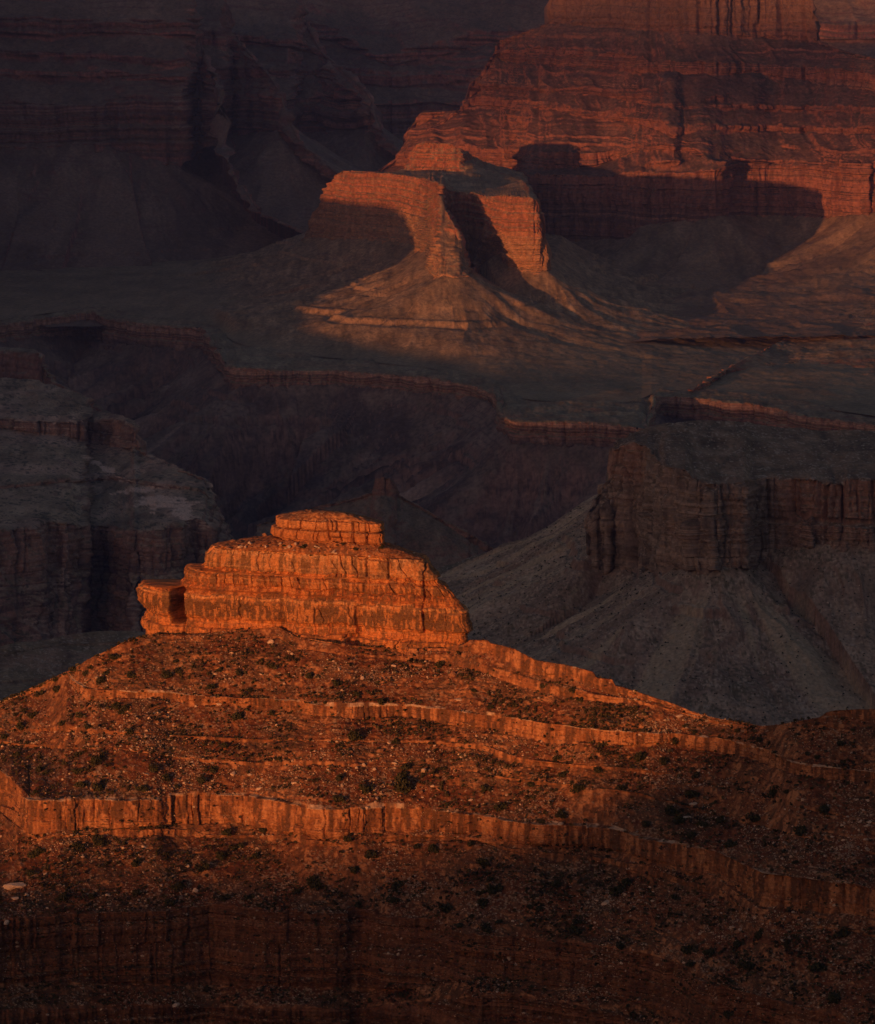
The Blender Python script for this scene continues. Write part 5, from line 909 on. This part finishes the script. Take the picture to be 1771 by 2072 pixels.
def shrub_label(d, r, x): return f"{'large' if d > 4.6 else 'small' if d < 3 else 'medium'} dark green juniper bush on the {zone(r)}, {THIRD(x)}"
for x, y, d in allsh:
    p, r, c = nudge(Pd_fg, fX, x, y + d * .12); wd = d * .3413 * PXM * 1.3
    put_shrub(p, wd, shrub_label(wd, r, x), 'juniper bushes dotted over the hill')
def on_butte(x, y):
    qx, qy = pix(Bf); q = (qx - x) ** 2 + (qy - y) ** 2 + np.where(normals(Bf, True)[..., 2] ** 2 > .2, 0, 30) + (Bf[..., 1] - Bf[..., 1].min()) * .02
    return Bf.reshape(-1, 3)[np.argmin(q)]
z2 = lambda x, y: (604.4 + x * .195, 1010.3 + y * .195)
for x, y, d in [z2(270, 585) + (45,), z2(600, 520) + (70,), z2(860, 510) + (80,), z2(60, 500) + (80,), z2(190, 500) + (70,), z2(400, 480) + (40,), z2(460, 470) + (50,), z2(130, 580) + (40,), (576, 1104, 60), (545, 1100, 40)]:
    put_shrub(on_butte(x, y), d * .195 * PXM, 'low dark bush on the rubble deck below the cap block of the butte', 'bushes on the butte deck')
r3 = np.random.default_rng(9)
for r, c in sample(max(0, 300 - n_sh), r3, lambda r, c: fseg[r] > 2):
    wd = r3.uniform(1.5, 3.0); put_shrub(Pd_fg[r, c], wd, shrub_label(wd, r, float(fpx[r, c])), 'juniper bushes dotted over the hill')
TV = [tuft(500 + i, 16, .36, .7, 2) for i in range(5)]
scl = fbm(n3, 3, cl_x / 18 + 9, cl_y / 18, cl_z / 9)
sp = sample(21000, r3, lambda r, c: r3.random(len(r)) < np.clip(.35 + .8 * scl[r, c], .04, 1))
pile('scrub', 'small dry tufts of scrub between the rocks of the hill', [(Pd_fg[r, c], None) for r, c in sp], [.35 + 1.25 * r3.random() ** 2.2 for _ in sp], [np.array((.075, .060, .030)) * r3.uniform(.5, 1.3) for _ in sp], TV, M_NEAR)
# balanced and fallen blocks on the butte and its ridge
for x, y, w_, h_, lab in ((402, 1153, 9, 6, 'flat round rock balanced on the stepped left shoulder of the butte'), (391, 1165, 13, 6.5, 'wide rock under the balanced one on the left shoulder of the butte'), (464, 1108, 11, 7, 'rounded block at the left rim of the upper cliff of the butte'), (336, 1193, 4.5, 4.5, 'small red rock on top of the left pillar of the butte'), (367, 1193, 6, 3, 'small flat rock right of the dark notch in the butte'), (535, 1079, 10, 7, 'leaning red rock left of the cap block of the butte'), (899, 1181, 6, 5, 'small rock perched on the right shoulder of the butte'), (722, 1124, 7, 4, 'pale block on the rubble deck below the cap block')):
    p = on_butte(x, y + h_ * .5); o = bpy.data.objects.new('perched_rock', B_MESH[0 if 'pale' in lab else 1][len(lab) % 8]); C.objects.link(o)
    o.location = (p[0], p[1] - .5, p[2] + h_ * PXM * .35); o.scale = (w_ * PXM * .62, w_ * PXM * .55, h_ * PXM * .85); tag(o, lab, 'rock', None, 'thing')
for x, y, w_, h_, lab in ((956, 1299, 14, 9, 'square orange block at the right foot of the butte'), (975, 1302, 10, 10, 'second orange block right beside the square one at the foot of the butte'), (1036, 1321, 6, 9, 'small upright stone on the ridge right of the butte'), (1072, 1332, 10, 5.5, 'tilted orange slab lying on the ridge right of the butte'), (990, 1318, 8, 5, 'low orange stone below the blocks on the ridge right of the butte')):
    p, r, c = nudge(Pd_fg, fX, x, y + h_ * .5); o = bpy.data.objects.new('fallen_block', B_MESH[1][len(lab) % 8]); C.objects.link(o)
    o.location = (p[0], p[1], p[2] + h_ * PXM * .35); o.scale = (w_ * PXM * .62, w_ * PXM * .5, h_ * PXM * .85); o.rotation_euler = (0, .25 if 'tilted' in lab else .05, .3); tag(o, lab, 'rock', None, 'thing')
r4 = np.random.default_rng(21)
for i_ in range(46):
    x = 448 + 112 * r4.random() if i_ < 16 else 455 + 400 * r4.random(); t_ = (x - 436) / 424
    y = (1106 + 2 * r4.random()) if i_ < 16 else 1098 + 30 * t_ + r4.uniform(-10, 8)
    p = on_butte(x, y); big_ = r4.random() < .35; w_ = r4.uniform(1.1, 2.0) if (i_ < 16 or big_) else r4.uniform(.5, 1.0); pale = r4.random() < .45
    o = bpy.data.objects.new('fallen_block', B_MESH[0 if pale else 1][i_ % 8]); C.objects.link(o); o.location = (p[0], p[1] - .2, p[2] + w_ * .3); o.scale = (w_ * r4.uniform(.9, 1.5), w_, w_ * r4.uniform(.7, 1.0)); o.rotation_euler = (r4.uniform(-.2, .2), r4.uniform(-.2, .2), r4.uniform(0, 6))
    tag(o, f"{'large' if w_ > 1.4 else 'medium' if w_ > 1 else 'small'} {'pale' if pale else 'rust red'} block on the {'left upper rim' if i_ < 16 else 'left deck' if x < 590 else 'middle deck' if x < 730 else 'right deck'} of the butte, below its cap", 'rock', 'blocks on the butte deck', 'thing')
# brush and stones on the scree of the limestone butte
Pr, rX, rseg = RB; nzr = np.abs(normals(Pr)[..., 2]); rpx, rpy = pix(Pr)
k = 60000; rr = r3.integers(4, len(Pr), k); cc = r3.integers(0, len(rX), k)
ok = (nzr[rr, cc] > .6) & (rpy[rr, cc] < 1490) & (rpx[rr, cc] > 930) & (rpx[rr, cc] < 1800)
rr, cc = rr[ok], cc[ok]
pile('scrub', 'dark desert scrub dotted over the scree of the limestone butte', [(Pr[r, c], None) for r, c in zip(rr[:2600], cc[:2600])], [r3.uniform(.6, 1.9) for _ in range(2600)], [np.array((.05, .048, .03)) * r3.uniform(.5, 1.3) for _ in range(2600)], TV, M_MID)
pile('rubble', 'grey and pale stones strewn over the scree of the limestone butte', [(Pr[r, c], None) for r, c in zip(rr[5000:7500], cc[5000:7500])], [min(2.6, .55 * (1 - r3.random() * .97) ** -.4) for _ in range(2500)], [np.array((.34, .26, .20)) * r3.uniform(.5, 1.5) for _ in range(2500)], SV, M_MID)
# ------------------------------------------------------------------ unseen cloud puffs toward the sun, added to dim the upper far wall
cv = []; cf = []; cb_ = 0; rc_ = np.random.default_rng(17); SVc = [chisel(600 + i, 2) for i in range(4)]
for k in range(150):
    s_ = rc_.uniform(-7400, -4300); t_ = 20 + 420 * rc_.random() ** 1.2 + 60 * n1(s_ / 500, 141); q_ = -21000 + rc_.uniform(-600, 600); z_ = t_ - q_ * te
    V, F = SVc[k % 4]; W = V / np.linalg.norm(V, axis=1, keepdims=True); W = W * (1 + .25 * fbm(n3, 3, W[:, 0] * 1.5 + k, W[:, 1] * 1.5, W[:, 2] * 1.5))[:, None] * np.array([95, 70, 42]) * rc_.uniform(.7, 1.5)
    cv.append(W + np.array([s_ * ca + q_ * sa, -s_ * sa + q_ * ca, z_])); cf.append(F + cb_); cb_ += len(V)
tag(mesh_object('shade_clouds', np.concatenate(cv), np.concatenate(cf), plain_material('shade_cloud_white', (.75, .74, .73), var=.05, scale=50), None, None, True), 'unseen cloud puffs added to dim the upper far wall', None, None, 'stuff')
# ------------------------------------------------------------------ air
hm = bpy.data.materials.new('haze_air'); hm.use_nodes = True; t = hm.node_tree; t.nodes.remove(t.nodes['Principled BSDF'])
pv = t.nodes.new('ShaderNodeVolumePrincipled'); pv.inputs['Color'].default_value = (.17, .28, .78, 1); pv.inputs['Density'].default_value = 1.05e-5; pv.inputs['Anisotropy'].default_value = .0
pv.inputs['Density Attribute'].default_value = ''; pv.inputs['Temperature Attribute'].default_value = ''
t.links.new(pv.outputs[0], t.nodes['Material Output'].inputs['Volume'])
hx = np.array([(x, y, z) for x in (-20500., 20500.) for y in (-11500., 20500.) for z in (-1501., 700.)])
ho = mesh_object('haze', hx, np.array([(0, 1, 3, 2), (4, 6, 7, 5), (0, 4, 5, 1), (2, 3, 7, 6), (0, 2, 6, 4), (1, 5, 7, 3)]), hm)
tag(ho, 'thin blue evening haze filling the canyon', None, None, 'stuff')
